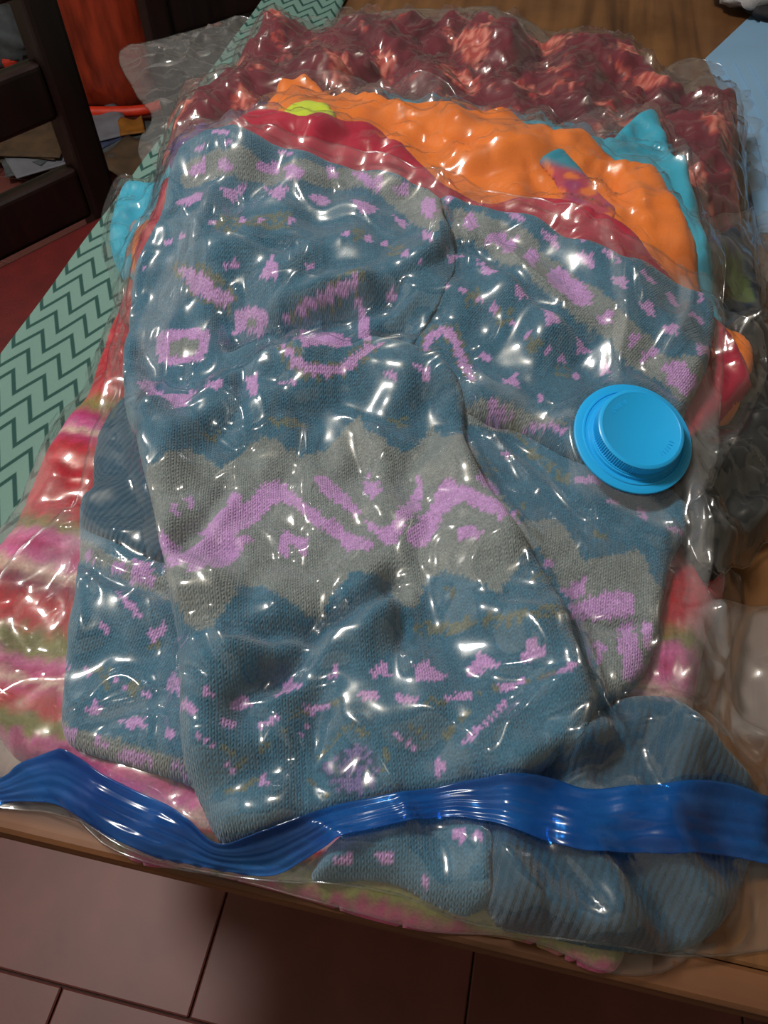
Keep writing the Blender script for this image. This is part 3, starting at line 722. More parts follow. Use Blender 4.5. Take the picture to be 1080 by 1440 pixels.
def printed(x, y, z):
    m_ = sstep((y - P0[1]) + 0.3 * (x - P0[0]), -0.006, 0.004); k = samp(n_hi, x, y)
    return lerp_cols(rgb(176, 66, 84), (sstep(k, 0.3, 0.9), rgb(224, 120, 60)), (sstep(-k, 0.5, 1.0) * 0.8, rgb(150, 60, 110)), (m_, rgb(40, 138, 162)))
prt, _ = lay('printed_sleeve_shirt', G_PRT, 0.005, shirt, edge=0.006, at=0.6, cell=0.0025, colour=printed)
tag(prt, 'multicoloured print shirt with turquoise tip lying on the orange shirt', 'shirt')
G_VIO = [(238, 212), (262, 192), (300, 176), (345, 166), (385, 158), (400, 200), (260, 250)]
vio, _ = lay('violet_shirt', G_VIO, 0.005, shirt, edge=0.006, at=0.6, cell=0.003, colour=plain(rgb(92, 74, 132), rgb(60, 50, 100)))
tag(vio, 'thin violet shirt edge behind the crimson shirt at upper left', 'shirt')
G_CRI = [(190, 375), (205, 320), (228, 262), (252, 225), (292, 190), (340, 166), (385, 152), (430, 162), (500, 170), (540, 190), (590, 225), (645, 262), (700, 280), (770, 279), (830, 290), (880, 312), (925, 366), (975, 420), (1018, 450), (1058, 522), (1050, 552), (1004, 594), (900, 660), (700, 600), (400, 560), (200, 480)]
cri, _ = lay('crimson_shirt', G_CRI, 0.014, shirt, edge=0.010, at=0.6, cell=0.003, colour=plain(rgb(172, 22, 56), rgb(120, 12, 40)),
             wr=[(n_md, 0.0018), (creases(64, 0.05, 0.35), -0.003)], folds=[([(430, 215), (440, 185), (470, 178)], 0.006, 0.004), ([(330, 190), (400, 190), (470, 205)], 0.006, -0.003), ([(760, 285), (820, 300), (890, 340)], 0.007, 0.003)])
tag(cri, 'crimson red shirt directly under the blue patterned sweater', 'shirt')
bagB = bag('clear vacuum bag holding the orange, crimson and turquoise shirts')
F_B = [(152, 395), (140, 340), (148, 286), (180, 246), (250, 212), (300, 170), (370, 140), (398, 106), (450, 104), (560, 124), (640, 140), (700, 155), (760, 150), (812, 172), (900, 150), (945, 178), (982, 240), (1000, 320), (1013, 400), (1034, 450), (1072, 505), (1066, 555), (1020, 640), (960, 720), (800, 640), (400, 560), (200, 480)]
bag_film(bagB, F_B, HS > H0 + 0.001, filmB, wr=[(creases(65, 0.08, 0.4), 0.005), (fnoise(66, 0.035), 0.0009), (creases(67, 0.04, 0.45, 0, 1, -0.3), 0.004), (creases(68, 0.06, 0.35, 35, 2, -0.2), 0.005)], seed=61, seam=seam_m, cell=0.003, haze=(0.03, 0.06), tent=0.006)
adopt(bagB)
# ------------------------------------------------------------------ the blue patterned sweater in the top bag
H0A = HS.copy()
knit = knit_mat('patterned_knit'); ribm = knit_mat('rib_knit', 0.0021, 0.0024, True, 0.14, 0.0008)
sweater = empty('patterned_sweater', (0, 0.45, TZ))
tag(sweater, 'folded blue grey knitted sweater with lilac zigzag and triangle pattern', 'sweater')
CB, CG, CP, CO, CD = rgb(60, 110, 136), rgb(128, 138, 138), rgb(194, 150, 208), rgb(104, 114, 102), rgb(48, 88, 114)
CR = rgb(36, 78, 102); CM = rgb(120, 112, 160)
PALETTE = np.array([CB, CG, CP, CO, CD, CR, CM])
LX0, LY0, LR, LNX, LNY = -0.46, -0.08, 0.001, 960, 1000
LAB = np.zeros((LNY, LNX), np.uint8)
LMX, LMY = np.meshgrid(LX0 + LR * np.arange(LNX), LY0 + LR * np.arange(LNY))

panels = []   # (object, V, row direction angle, material kind)
def row_angle(a, b):
    P = onto([a, b], HS, 0.01); d_ = P[1] - P[0]; return math.atan2(d_[1], d_[0])
def panel(name, outline, t, rows, mat, edge=0.012, wr=(), folds=(), kind=0, label=None, cell=0.0014, soft=0.008):
    folds = [(a, b, c * 1.55) for a, b, c in folds]
    o, V = lay(name, outline, t, mat, sweater, edge=edge, wr=wr, folds=folds, at=0.6, cell=cell, soft=soft)
    panels.append((o, V, row_angle(*rows), kind))
    if label: o['label'] = label
    return o
nA, nB, nC = fnoise(71, 0.07), fnoise(72, 0.035), fnoise(73, 0.12)
rib_fold = fnoise(74, 0.05, 0.4, 35, 2.2)
panel('rib_hem', [(690, 1085), (740, 1050), (820, 1000), (880, 972), (940, 972), (985, 995), (1030, 1045), (1072, 1100), (1078, 1160), (1062, 1220), (1040, 1275), (1000, 1318), (950, 1334), (870, 1332), (770, 1312), (705, 1300), (682, 1270), (676, 1200), (670, 1140)],
      0.024, ((690, 1250), (880, 1320)), ribm, 0.02, [(rib_fold, 0.005), (creases(75, 0.05, 0.5, 30, 2), -0.006)],
      [([(700, 1195), (760, 1260), (830, 1310)], 0.007, 0.006), ([(860, 990), (880, 1040), (860, 1090)], 0.008, -0.008), ([(930, 1010), (915, 1050), (925, 1100)], 0.008, -0.010), ([(780, 1095), (830, 1075), (880, 1070)], 0.009, -0.009), ([(760, 1050), (810, 1040), (850, 1030)], 0.010, 0.006), ([(950, 1010), (1000, 1050), (1040, 1090)], 0.009, 0.006), ([(870, 1190), (930, 1240), (960, 1300)], 0.008, -0.007), ([(800, 1180), (860, 1230), (860, 1300)], 0.008, 0.005)], 1, 'plain dark teal ribbed hem', 0.0016)
panel('lower_sleeve', [(432, 1232), (450, 1200), (480, 1168), (540, 1130), (640, 1110), (690, 1150), (694, 1215), (688, 1270), (660, 1285), (610, 1268), (560, 1240), (510, 1232), (470, 1236)],
      0.020, ((480, 1190), (690, 1190)), knit, 0.016, [(nA, 0.002)], [([(600, 1160), (640, 1210), (660, 1270)], 0.010, -0.003)], 0, None, 0.0016)
panel('right_panel', [(640, 560), (720, 575), (820, 600), (900, 640), (955, 690), (968, 742), (945, 790), (934, 850), (920, 920), (895, 962), (852, 988), (780, 1020), (700, 1000), (640, 900), (600, 700)],
      0.016, ((740, 735), (900, 775)), knit, 0.012, [(nA, 0.0015)],
      [([(660, 548), (720, 556), (800, 585)], 0.006, -0.004), ([(690, 590), (740, 640), (800, 690)], 0.006, -0.003), ([(800, 690), (860, 720), (930, 750)], 0.007, 0.003), ([(808, 872), (860, 880), (900, 878)], 0.005, -0.004)])
panel('shoulder_panel', [(600, 300), (618, 272), (650, 272), (740, 298), (850, 335), (925, 376), (990, 412), (1008, 428), (1010, 445), (1000, 500), (980, 548), (950, 600), (900, 660), (820, 640), (740, 600), (660, 570), (600, 520), (560, 440), (580, 360)],
      0.016, ((640, 300), (940, 505)), knit, 0.011, [(nA, 0.0018), (nB, 0.0006)],
      [([(632, 348), (680, 352), (720, 375), (770, 425), (830, 480)], 0.005, -0.004), ([(640, 335), (690, 340), (735, 372), (785, 420)], 0.006, 0.003), ([(780, 480), (830, 520), (850, 560)], 0.008, -0.003)])
panel('left_lower_panel', [(118, 700), (108, 760), (100, 830), (90, 920), (82, 985), (84, 1030), (110, 1050), (170, 1068), (262, 1098), (340, 1140), (380, 1000), (340, 850), (260, 740), (180, 690)],
      0.018, ((95, 1040), (260, 1085)), knit, 0.014, [(nA, 0.002)],
      [([(90, 765), (140, 800), (200, 822), (240, 832)], 0.006, -0.006), ([(100, 1005), (150, 1010), (220, 980), (290, 965)], 0.006, -0.002), ([(120, 880), (180, 890), (160, 940)], 0.012, 0.002)])
panel('cuff', [(152, 580), (185, 548), (215, 560), (260, 640), (270, 740), (240, 782), (200, 775), (150, 752), (112, 735), (116, 690), (130, 640)],
      0.010, ((115, 735), (215, 770)), ribm, 0.010, [(nA, 0.001)], (), 1, 'plain teal ribbed cuff')
panel('upper_left_panel', [(222, 300), (240, 235), (262, 196), (298, 182), (335, 177), (372, 186), (400, 205), (480, 224), (560, 244), (612, 262), (626, 300), (642, 345), (630, 385), (604, 440), (570, 500), (500, 560), (400, 600), (300, 640), (215, 620), (180, 590), (172, 540), (178, 470), (188, 400)],
      0.016, ((300, 250), (480, 262)), knit, 0.012, [(nA, 0.0022), (nB, 0.0008)],
      [([(640, 350), (610, 395), (572, 452), (540, 480)], 0.009, -0.011), ([(330, 478), (400, 458), (480, 436), (560, 405), (610, 380)], 0.009, -0.010), ([(395, 440), (450, 415), (510, 395)], 0.010, 0.006), ([(270, 410), (310, 440), (345, 470)], 0.010, -0.004),
       ([(230, 300), (300, 305), (350, 330), (420, 340)], 0.006, -0.003), ([(300, 345), (330, 370), (400, 380)], 0.012, 0.003), ([(400, 262), (470, 258), (520, 262)], 0.006, 0.0025), ([(200, 500), (215, 560), (200, 600)], 0.006, -0.003)])
panel('front_panel', [(188, 600), (192, 560), (230, 548), (290, 545), (330, 510), (352, 494), (385, 478), (430, 478), (480, 484), (530, 480), (590, 484), (630, 500), (650, 530), (654, 575), (664, 630), (690, 676), (722, 724), (760, 782), (795, 842), (815, 900), (836, 950), (842, 985), (826, 1020), (790, 1055), (740, 1085), (640, 1108), (540, 1125), (460, 1150), (400, 1172), (345, 1188), (305, 1180), (285, 1140), (262, 1090), (250, 1040), (248, 950), (242, 870), (228, 790), (212, 710), (196, 645)],
      0.020, ((560, 978), (700, 966)), knit, 0.012, [(nA, 0.0026), (nB, 0.0010), (nC, 0.002)],
      [([(390, 470), (350, 500), (335, 560), (300, 600)], 0.010, -0.007), ([(325, 885), (380, 893), (440, 885), (490, 860), (545, 822)], 0.008, -0.009), ([(330, 905), (420, 915), (500, 890), (560, 850)], 0.012, 0.006),
       ([(555, 818), (567, 858), (566, 905)], 0.006, -0.005), ([(505, 590), (512, 650), (520, 720)], 0.012, -0.005), ([(525, 620), (535, 670), (530, 720)], 0.010, 0.005), ([(320, 690), (285, 740), (250, 770)], 0.007, -0.006), ([(330, 700), (300, 760), (340, 770)], 0.010, 0.003),
       ([(340, 990), (380, 965), (420, 930), (440, 900)], 0.007, -0.006), ([(360, 1000), (400, 985), (430, 965)], 0.007, 0.004), ([(465, 940), (440, 1000), (425, 1080), (425, 1150)], 0.012, -0.006), ([(400, 1010), (390, 1080), (370, 1150)], 0.014, 0.005), ([(290, 1110), (330, 1090), (370, 1075)], 0.010, -0.005),
       ([(600, 610), (630, 640), (640, 690)], 0.009, -0.004), ([(720, 836), (760, 838), (790, 832)], 0.006, -0.003), ([(590, 570), (600, 480), (580, 640)], 0.009, -0.002), ([(660, 1060), (720, 1010), (770, 990)], 0.012, 0.004), ([(240, 640), (262, 700), (262, 760)], 0.02, 0.004)])

# knitted-in pattern: traced motifs laid on the sweater's surface
def fill(label, *polys):
    for p in polys:
        W = onto(p, HS)[:, :2]
        x0, x1, y0, y1 = W[:, 0].min(), W[:, 0].max(), W[:, 1].min(), W[:, 1].max()
        i0, i1 = int((x0 - LX0) / LR) - 1, int((x1 - LX0) / LR) + 2; j0, j1 = int((y0 - LY0) / LR) - 1, int((y1 - LY0) / LR) + 2
        x = LMX[j0:j1, i0:i1]; y = LMY[j0:j1, i0:i1]; ins = np.zeros(x.shape, bool)
        for a, b in zip(W, np.roll(W, -1, 0)):
            if a[1] != b[1]: ins ^= ((a[1] > y) != (b[1] > y)) & (x < (b[0] - a[0]) * (y - a[1]) / (b[1] - a[1]) + a[0])
        LAB[j0:j1, i0:i1][ins] = label
def dots(label, r, *cs):
    for (x, y) in cs: fill(label, [(x + r * math.cos(a), y + r * math.sin(a)) for a in np.linspace(0, 6.28, 9)[:-1]])
def stroke(label, wd, *lines):
    for l in lines:
        for (a, b) in zip(l[:-1], l[1:]):
            d_ = np.subtract(b, a).astype(float); d_ /= np.linalg.norm(d_); n_ = np.array([-d_[1], d_[0]]) * wd / 2
            fill(label, [tuple(a + n_ - d_ * 2), tuple(b + n_ + d_ * 2), tuple(b - n_ + d_ * 2), tuple(a - n_ - d_ * 2)])
# grey grounds
fill(1, [(252, 252), (264, 226), (300, 216), (360, 219), (430, 225), (500, 240), (560, 252), (612, 268), (630, 312), (612, 330), (575, 312), (544, 284), (500, 264), (440, 258), (400, 256), (340, 252), (300, 250), (262, 268)],
     [(640, 292), (672, 300), (710, 317), (735, 322), (778, 368), (840, 408), (880, 445), (920, 483), (940, 505), (990, 522), (980, 560), (955, 566), (920, 533), (880, 514), (853, 480), (840, 470), (792, 435), (760, 406), (720, 376), (680, 350), (645, 338), (630, 320)],
     [(205, 680), (222, 650), (245, 632), (262, 628), (285, 640), (310, 662), (330, 646), (345, 628), (377, 615), (400, 628), (425, 642), (455, 636), (475, 615), (503, 582), (513, 605), (549, 629), (573, 637), (590, 622), (607, 598), (625, 615), (660, 622), (690, 672), (722, 722), (752, 770),
      (737, 770), (720, 808), (703, 836), (669, 819), (621, 804), (599, 813), (585, 852), (566, 853), (546, 818), (526, 808), (492, 806), (468, 833), (454, 869), (435, 869), (396, 840), (365, 823), (340, 823), (320, 850), (300, 880), (280, 888), (262, 878), (245, 850), (235, 820), (220, 760)],
     [(732, 735), (788, 731), (805, 760), (820, 787), (856, 782), (896, 773), (911, 796), (920, 820), (940, 840), (922, 910), (905, 955), (850, 985), (842, 960), (815, 880), (795, 835), (765, 785)],
     [(112, 765), (160, 785), (240, 800), (240, 832), (180, 818), (104, 788)],
     [(88, 1022), (130, 1033), (170, 1040), (215, 1055), (258, 1070), (264, 1098), (200, 1085), (140, 1066), (95, 1050)],
     [(655, 580), (690, 560), (720, 570), (790, 590), (798, 600), (730, 612), (690, 606), (660, 600)])
# olive flecked bands
fill(3, [(302, 302), (408, 300), (412, 324), (304, 326)], [(492, 322), (512, 324), (515, 343), (494, 340)], [(545, 343), (565, 345), (562, 363), (546, 360)],
     [(392, 450), (440, 410), (480, 388), (500, 378), (515, 392), (500, 418), (440, 447), (404, 466)], [(236, 368), (272, 372), (335, 418), (322, 440), (285, 428), (252, 400)],
     [(378, 480), (402, 482), (432, 508), (474, 510), (512, 480), (545, 480), (512, 512), (480, 535), (428, 535), (402, 520)], [(585, 492), (596, 462), (620, 453), (642, 460), (655, 490), (672, 535), (658, 540), (640, 512), (630, 486), (618, 480), (604, 500)],
     [(375, 585), (408, 590), (430, 585), (432, 598), (405, 604), (380, 598)], [(545, 588), (575, 590), (572, 602), (550, 600)], [(284, 606), (308, 608), (310, 622), (290, 620)],
     [(580, 872), (650, 868), (720, 862), (795, 856), (798, 874), (720, 882), (650, 888), (582, 892)], [(614, 836), (625, 828), (648, 830), (645, 845), (620, 845)], [(745, 812), (770, 808), (778, 822), (750, 826)],
     [(588, 981), (624, 985), (624, 991), (588, 990)], [(663, 972), (701, 965), (702, 973), (664, 980)], [(738, 955), (776, 945), (778, 951), (740, 962)], [(462, 988), (500, 976), (500, 984), (464, 996)], [(398, 1006), (428, 997), (430, 1004), (400, 1014)],
     [(715, 596), (726, 594), (800, 668), (800, 680), (790, 680)], [(832, 745), (850, 748), (856, 762), (838, 760)], [(672, 640), (700, 660), (690, 672), (668, 655)], [(700, 705), (740, 700), (742, 715), (705, 720)],
     [(655, 412), (675, 405), (672, 430), (652, 430)], [(700, 440), (720, 438), (712, 460), (695, 455)], [(742, 478), (762, 480), (755, 500), (740, 495)], [(785, 515), (805, 520), (798, 535), (780, 528)],
     [(132, 938), (158, 942), (156, 970), (134, 966)], [(182, 955), (200, 958), (196, 990), (180, 980)], [(205, 905), (225, 900), (222, 912), (204, 914)])
stroke(3, 7, [(558, 1005), (603, 1044)], [(626, 1036), (660, 1000)], [(300, 1040), (330, 1062)], [(335, 1075), (385, 1040), (405, 1020)], [(440, 1072), (485, 1025), (520, 1035)], [(435, 1095), (460, 1120)], [(545, 1050), (532, 1095)], [(310, 1120), (350, 1105), (370, 1090)])
dots(4, 9, (560, 1110), (650, 1085))
# lilac motifs
fill(2, [(295, 183), (324, 182), (320, 189), (300, 190)], [(312, 206), (330, 198), (345, 199), (356, 207)], [(270, 213), (278, 204), (289, 208), (280, 213)], [(378, 209), (398, 212), (419, 219), (395, 217)], [(450, 219), (470, 222), (480, 230), (460, 227)],
     [(262, 246), (268, 234), (285, 225), (287, 246), (275, 250)], [(302, 230), (318, 228), (327, 240), (315, 243)], [(352, 232), (363, 227), (391, 228), (392, 245), (372, 244)], [(398, 236), (412, 232), (426, 240), (424, 254), (402, 252)], [(459, 236), (470, 234), (473, 250), (456, 252)], [(496, 240), (512, 245), (522, 252), (534, 250), (540, 268), (526, 270), (508, 258), (498, 252)], [(554, 268), (562, 259), (574, 258), (572, 278), (560, 278)], [(590, 285), (600, 278), (613, 284), (612, 306), (598, 308), (588, 298)],
     [(245, 285), (262, 277), (283, 270), (284, 284), (268, 291), (255, 288)], [(304, 264), (348, 264), (338, 274), (326, 288), (316, 276)], [(369, 264), (406, 266), (402, 276), (392, 282), (380, 276)], [(430, 273), (471, 280), (462, 288), (450, 292), (442, 284)], [(491, 281), (531, 294), (522, 300), (511, 302), (500, 292)], [(547, 300), (577, 316), (568, 321), (558, 316)], [(594, 324), (607, 330), (604, 344), (598, 338)],
     [(382, 358), (390, 376), (392, 392), (378, 396), (364, 394), (372, 378)], [(325, 362), (337, 378), (312, 378)], [(196, 376), (206, 372), (206, 383)], [(430, 372), (438, 370), (440, 378), (430, 380)],
     [(248, 378), (270, 380), (300, 400), (327, 422), (318, 434), (290, 422), (262, 402)], [(395, 450), (440, 420), (480, 399), (500, 388), (508, 400), (480, 418), (440, 438), (402, 457)], [(498, 430), (513, 430), (523, 462), (520, 480), (509, 480), (503, 455)], [(412, 474), (440, 470), (490, 478), (492, 487), (440, 486), (425, 493)], [(540, 415), (552, 408), (556, 420), (545, 424)],
     [(216, 488), (222, 470), (245, 463), (275, 463), (296, 466), (294, 490), (280, 510), (240, 514), (222, 508)], [(327, 470), (330, 445), (345, 434), (368, 435), (377, 446), (375, 465), (362, 478), (352, 468)],
     [(192, 538), (206, 534), (250, 555), (268, 546), (276, 554), (262, 572), (244, 573), (200, 549)], [(285, 546), (300, 535), (312, 535), (311, 547), (300, 551)], [(345, 530), (362, 530), (363, 548), (355, 561), (348, 554)],
     [(384, 484), (400, 486), (416, 503), (432, 515), (475, 517), (490, 505), (515, 485), (540, 482), (512, 501), (492, 521), (475, 530), (430, 529), (408, 515)], [(392, 538), (416, 536), (414, 542), (392, 542)],
     [(581, 512), (593, 518), (606, 516), (607, 530), (601, 541), (592, 530)], [(539, 525), (550, 523), (558, 530), (553, 535), (545, 533)], [(591, 492), (600, 470), (620, 461), (637, 466), (649, 490), (666, 524), (668, 540), (656, 532), (644, 510), (633, 482), (620, 473), (606, 482), (600, 496)],
     # chest zigzag
     [(235, 785), (262, 775), (290, 755), (320, 728), (345, 705), (365, 685), (384, 676), (400, 682), (420, 703), (450, 725), (480, 740), (500, 755), (527, 762), (520, 773), (490, 775), (470, 757), (440, 739), (415, 715), (395, 705), (380, 711), (355, 737), (325, 762), (300, 778), (285, 801), (262, 806), (262, 792), (240, 800), (230, 795)],
     [(296, 799), (325, 791), (354, 760), (345, 750), (320, 764), (300, 780)], [(318, 690), (335, 694), (336, 720), (312, 741), (290, 759), (278, 752), (300, 730), (318, 711)], [(440, 672), (456, 669), (480, 690), (507, 720), (501, 730), (480, 713), (460, 700), (447, 688)],
     [(504, 728), (520, 734), (535, 745), (550, 735), (570, 710), (584, 680), (587, 662), (595, 690), (592, 709), (575, 731), (558, 756), (556, 766), (540, 766), (524, 750)],
     [(569, 750), (590, 730), (610, 705), (618, 678), (632, 673), (645, 684), (670, 691), (700, 704), (721, 721), (728, 737), (705, 733), (675, 719), (650, 706), (640, 709), (625, 723), (606, 756), (595, 771), (577, 766)],
     [(668, 671), (680, 667), (702, 692), (690, 691)], [(389, 755), (402, 749), (425, 754), (433, 770), (425, 791), (418, 770), (405, 765), (402, 786), (394, 778)], [(642, 745), (650, 741), (662, 739), (676, 750), (672, 763), (655, 757), (652, 769), (645, 760)], [(234, 712), (243, 708), (251, 722), (245, 728)], [(261, 700), (270, 697), (274, 715), (266, 721)], [(210, 741), (225, 750), (245, 765), (258, 780), (250, 791), (235, 785), (219, 770)],
     [(512, 668), (518, 666), (520, 690), (530, 672), (535, 690), (525, 702), (512, 695)],
     # hem triangles and dashes
     [(575, 957), (594, 927), (626, 953), (600, 958)], [(652, 950), (671, 915), (702, 939), (680, 947)], [(725, 932), (743, 897), (768, 918), (745, 929)], [(518, 953), (536, 929), (551, 951)], [(464, 956), (470, 935), (481, 953)], [(383, 984), (403, 954), (425, 965), (400, 975)], [(315, 1001), (330, 975), (361, 988), (335, 998)], [(279, 974), (290, 967), (303, 983), (288, 980)],
     [(500, 974), (529, 972), (529, 983), (500, 985)], [(552, 976), (588, 981), (587, 990), (553, 986)], [(623, 978), (662, 971), (663, 981), (625, 988)], [(700, 966), (737, 952), (739, 962), (703, 975)], [(775, 946), (806, 931), (808, 941), (780, 951)], [(427, 995), (460, 986), (463, 996), (430, 1004)], [(360, 1018), (398, 1003), (397, 1014), (362, 1025)], [(307, 1012), (322, 1010), (329, 1020), (315, 1024)], [(362, 1092), (372, 1089), (379, 1105), (370, 1109)], [(608, 1077), (618, 1067), (627, 1075), (622, 1091), (615, 1096)], [(268, 995), (280, 1000), (278, 1008), (250, 1000), (250, 993)],
     # right panel
     [(788, 828), (806, 822), (824, 810), (823, 836), (800, 847)], [(800, 854), (834, 840), (870, 829), (889, 836), (893, 866), (860, 873), (836, 872), (804, 869)], [(870, 878), (890, 874), (897, 907), (905, 940), (890, 960), (876, 956), (870, 917)], [(899, 873), (919, 878), (914, 918), (904, 907)], [(827, 906), (845, 901), (852, 912), (840, 937), (836, 932), (845, 915), (834, 913)], [(764, 788), (772, 786), (775, 796), (767, 798)],
     [(679, 596), (690, 563), (720, 592), (700, 604)], [(730, 597), (792, 601), (793, 608), (735, 606)], [(805, 672), (858, 669), (858, 680), (808, 682)], [(755, 556), (762, 552), (767, 564), (758, 565)], [(702, 538), (727, 520), (729, 547), (715, 541)], [(671, 501), (680, 496), (690, 503), (686, 511)], [(853, 706), (862, 703), (872, 708), (865, 713)], [(893, 709), (904, 714), (914, 729), (905, 731), (902, 737), (898, 722)], [(938, 742), (948, 741), (959, 750), (945, 750)], [(704, 638), (712, 634), (716, 646), (708, 647)],
     # shoulder panel
     [(622, 270), (633, 272), (636, 286), (627, 289)], [(707, 298), (725, 300), (736, 314), (722, 311)], [(761, 327), (784, 334), (787, 352), (775, 346)], [(799, 322), (815, 326), (827, 339), (818, 341), (805, 332)], [(808, 361), (832, 359), (839, 383), (825, 373)], [(848, 353), (858, 352), (873, 366), (868, 372)], [(854, 392), (877, 388), (881, 412), (868, 402)], [(896, 379), (905, 379), (921, 398), (914, 400)], [(895, 428), (918, 422), (922, 450), (908, 440)], [(934, 412), (941, 409), (955, 430), (948, 433)], [(929, 462), (952, 455), (954, 477), (940, 470)], [(968, 442), (975, 439), (991, 456), (986, 461)], [(981, 410), (987, 412), (987, 431), (982, 429)], [(975, 490), (996, 484), (997, 511), (984, 503)],
     [(654, 305), (665, 302), (673, 318), (662, 331), (652, 322)], [(682, 343), (690, 327), (705, 327), (715, 339), (729, 334), (723, 352), (716, 359), (700, 345)], [(737, 355), (748, 349), (761, 360), (753, 368), (751, 379), (743, 370)], [(767, 385), (780, 377), (795, 379), (804, 392), (820, 402), (833, 415), (829, 429), (812, 431), (800, 420), (790, 412), (772, 402)], [(837, 447), (850, 443), (855, 431), (863, 440), (858, 456), (845, 457)], [(881, 475), (895, 469), (903, 478), (892, 488), (884, 493)], [(901, 500), (915, 491), (926, 489), (920, 500), (908, 510), (905, 523)], [(929, 520), (945, 509), (962, 511), (969, 525), (981, 535), (976, 549), (960, 557), (950, 545), (938, 540)],
     [(628, 357), (654, 358), (632, 372)], [(670, 365), (706, 382), (680, 388)], [(719, 392), (745, 421), (728, 422)], [(759, 432), (791, 455), (768, 460)], [(807, 468), (834, 493), (815, 496)], [(846, 504), (861, 524), (846, 527)],
     # lower left panel
     [(118, 774), (128, 776), (134, 792), (122, 790)], [(187, 787), (213, 790), (217, 826), (181, 822), (183, 800)], [(152, 796), (172, 792), (176, 806), (160, 812)], [(164, 831), (178, 844), (195, 859), (199, 869), (185, 863), (170, 846)], [(203, 886), (233, 878), (231, 893), (210, 906)], [(134, 880), (145, 877), (153, 882), (148, 891)], [(231, 967), (243, 941), (254, 967)], [(119, 999), (133, 985), (143, 1007), (128, 1006)], [(166, 1014), (190, 1007), (211, 1022), (180, 1025)],
     [(130, 1038), (148, 1042), (152, 1056), (132, 1054)], [(166, 1056), (190, 1060), (219, 1070), (216, 1080), (170, 1070)], [(240, 1072), (258, 1075), (262, 1094), (242, 1086)], [(84, 1026), (104, 1028), (106, 1042), (86, 1042)], [(228, 1030), (242, 1028), (246, 1040), (232, 1040)],
     # piece below the zip
     [(470, 1205), (490, 1200), (494, 1216), (474, 1218)], [(530, 1204), (548, 1196), (552, 1214), (538, 1216)], [(636, 1172), (652, 1168), (654, 1184), (640, 1184)], [(664, 1172), (676, 1172), (676, 1184), (666, 1184)], [(640, 1204), (648, 1200), (648, 1216), (642, 1216)], [(592, 1232), (600, 1228), (606, 1252), (600, 1256)])
dots(2, 5, (340, 310), (365, 310), (408, 310), (297, 313), (236, 341), (255, 333), (486, 331), (518, 335), (540, 343), (570, 357), (589, 369), (94, 939), (123, 945), (161, 957), (176, 966), (205, 977), (630, 401), (650, 409), (674, 425), (694, 437), (722, 458), (741, 472), (771, 493), (789, 508), (810, 530))
stroke(2, 5, [(555, 1034), (584, 1058)], [(654, 1044), (684, 1015), (712, 986)], [(280, 1034), (305, 1060), (326, 1086)], [(432, 1020), (420, 1036)])
fill(1, [(236, 490), (245, 477), (262, 476), (282, 480), (278, 496), (258, 503), (240, 502)], [(344, 450), (356, 446), (360, 460), (348, 466)])
fill(6, [(446, 1081), (472, 1062), (500, 1046), (526, 1058), (536, 1090), (512, 1116), (480, 1120)])

def paint_panel(o, V, ang, kind):
    cw, rh = 0.0030, 0.0024
    c, s = math.cos(ang), math.sin(ang)
    u = V[:, 0] * c + V[:, 1] * s; v = -V[:, 0] * s + V[:, 1] * c
    K = np.stack([u, v, np.zeros_like(u)], 1).astype(np.float32)
    me = o.data
    a = me.attributes.new('knit', 'FLOAT_VECTOR', 'POINT'); a.data.foreach_set('vector', K.ravel())
    if kind == 1: C = np.repeat(CR[None], len(V), 0)
    else:
        col = np.floor(u / cw); fu = u / cw - col - 0.5
        row = np.floor(v / rh - np.abs(fu) * 1.3)
        uu = (col + 0.5) * cw; vv = (row + 0.5 + 0.45) * rh
        x = uu * c - vv * s; y = uu * s + vv * c
        ix = np.clip(((x - LX0) / LR).astype(int), 0, LNX - 1); iy = np.clip(((y - LY0) / LR).astype(int), 0, LNY - 1)
        lab = LAB[iy, ix]
        h1 = np.modf(np.abs(np.sin(col * 12.9898 + row * 78.233) * 43758.5453))[0]
        lab = np.where((lab == 3) & (h1 < 0.35), 0, lab)
        
        lab = np.where((lab == 6) & (h1 < 0.4), 4, lab)
        C = PALETTE[lab].copy()
        C[:, :3] *= (0.91 + 0.18 * np.modf(h1 * 7.13)[0])[:, None]
    a = me.color_attributes.new('Col', 'FLOAT_COLOR', 'POINT'); a.data.foreach_set('color', C.astype(np.float32).ravel())
for p in panels: paint_panel(*p)
adopt(sweater)

# ------------------------------------------------------------------ top bag: film, valve cap, blue zip
bagA = bag('topmost clear vacuum bag with round blue valve cap and blue zip')
# the valve's place and tilt
CPX = (889, 617)
capP = onto([CPX], HS, 0.006)[0]
ry = rays([CPX])[0]; r_x = np.cross(ry, [0, 0, 1]); r_x /= np.linalg.norm(r_x); r_u = np.cross(r_x, ry)
capN = 0.17 * r_x + 0.62 * r_u - 0.76 * ry; capN /= np.linalg.norm(capN)
RC = 0.0405
pd = np.hypot(MX - capP[0], MY - capP[1])
m_ = pd < RC; A_ = np.c_[MX[m_] - capP[0], MY[m_] - capP[1], np.ones(m_.sum())]
k_ = np.linalg.lstsq(A_, HS[m_], rcond=None)[0]; fitN = np.array([-k_[0], -k_[1], 1.0]); fitN /= np.linalg.norm(fitN)
capN = 0.55 * capN + 0.45 * fitN; capN /= np.linalg.norm(capN)
plane = lambda x, y: capP[2] - ((x - capP[0]) * capN[0] + (y - capP[1]) * capN[1]) / capN[2]
disc = pd < RC
lift = max(0.0, float((HS - plane(MX, MY))[disc].max()) + 0.0008)
capP = capP + np.array([0, 0, min(lift, 0.02)])
def seat_cap(top, sd):
    k = sstep(pd, RC * 1.0, RC * 1.45)
    return top * k + (plane(MX, MY)) * (1 - k)
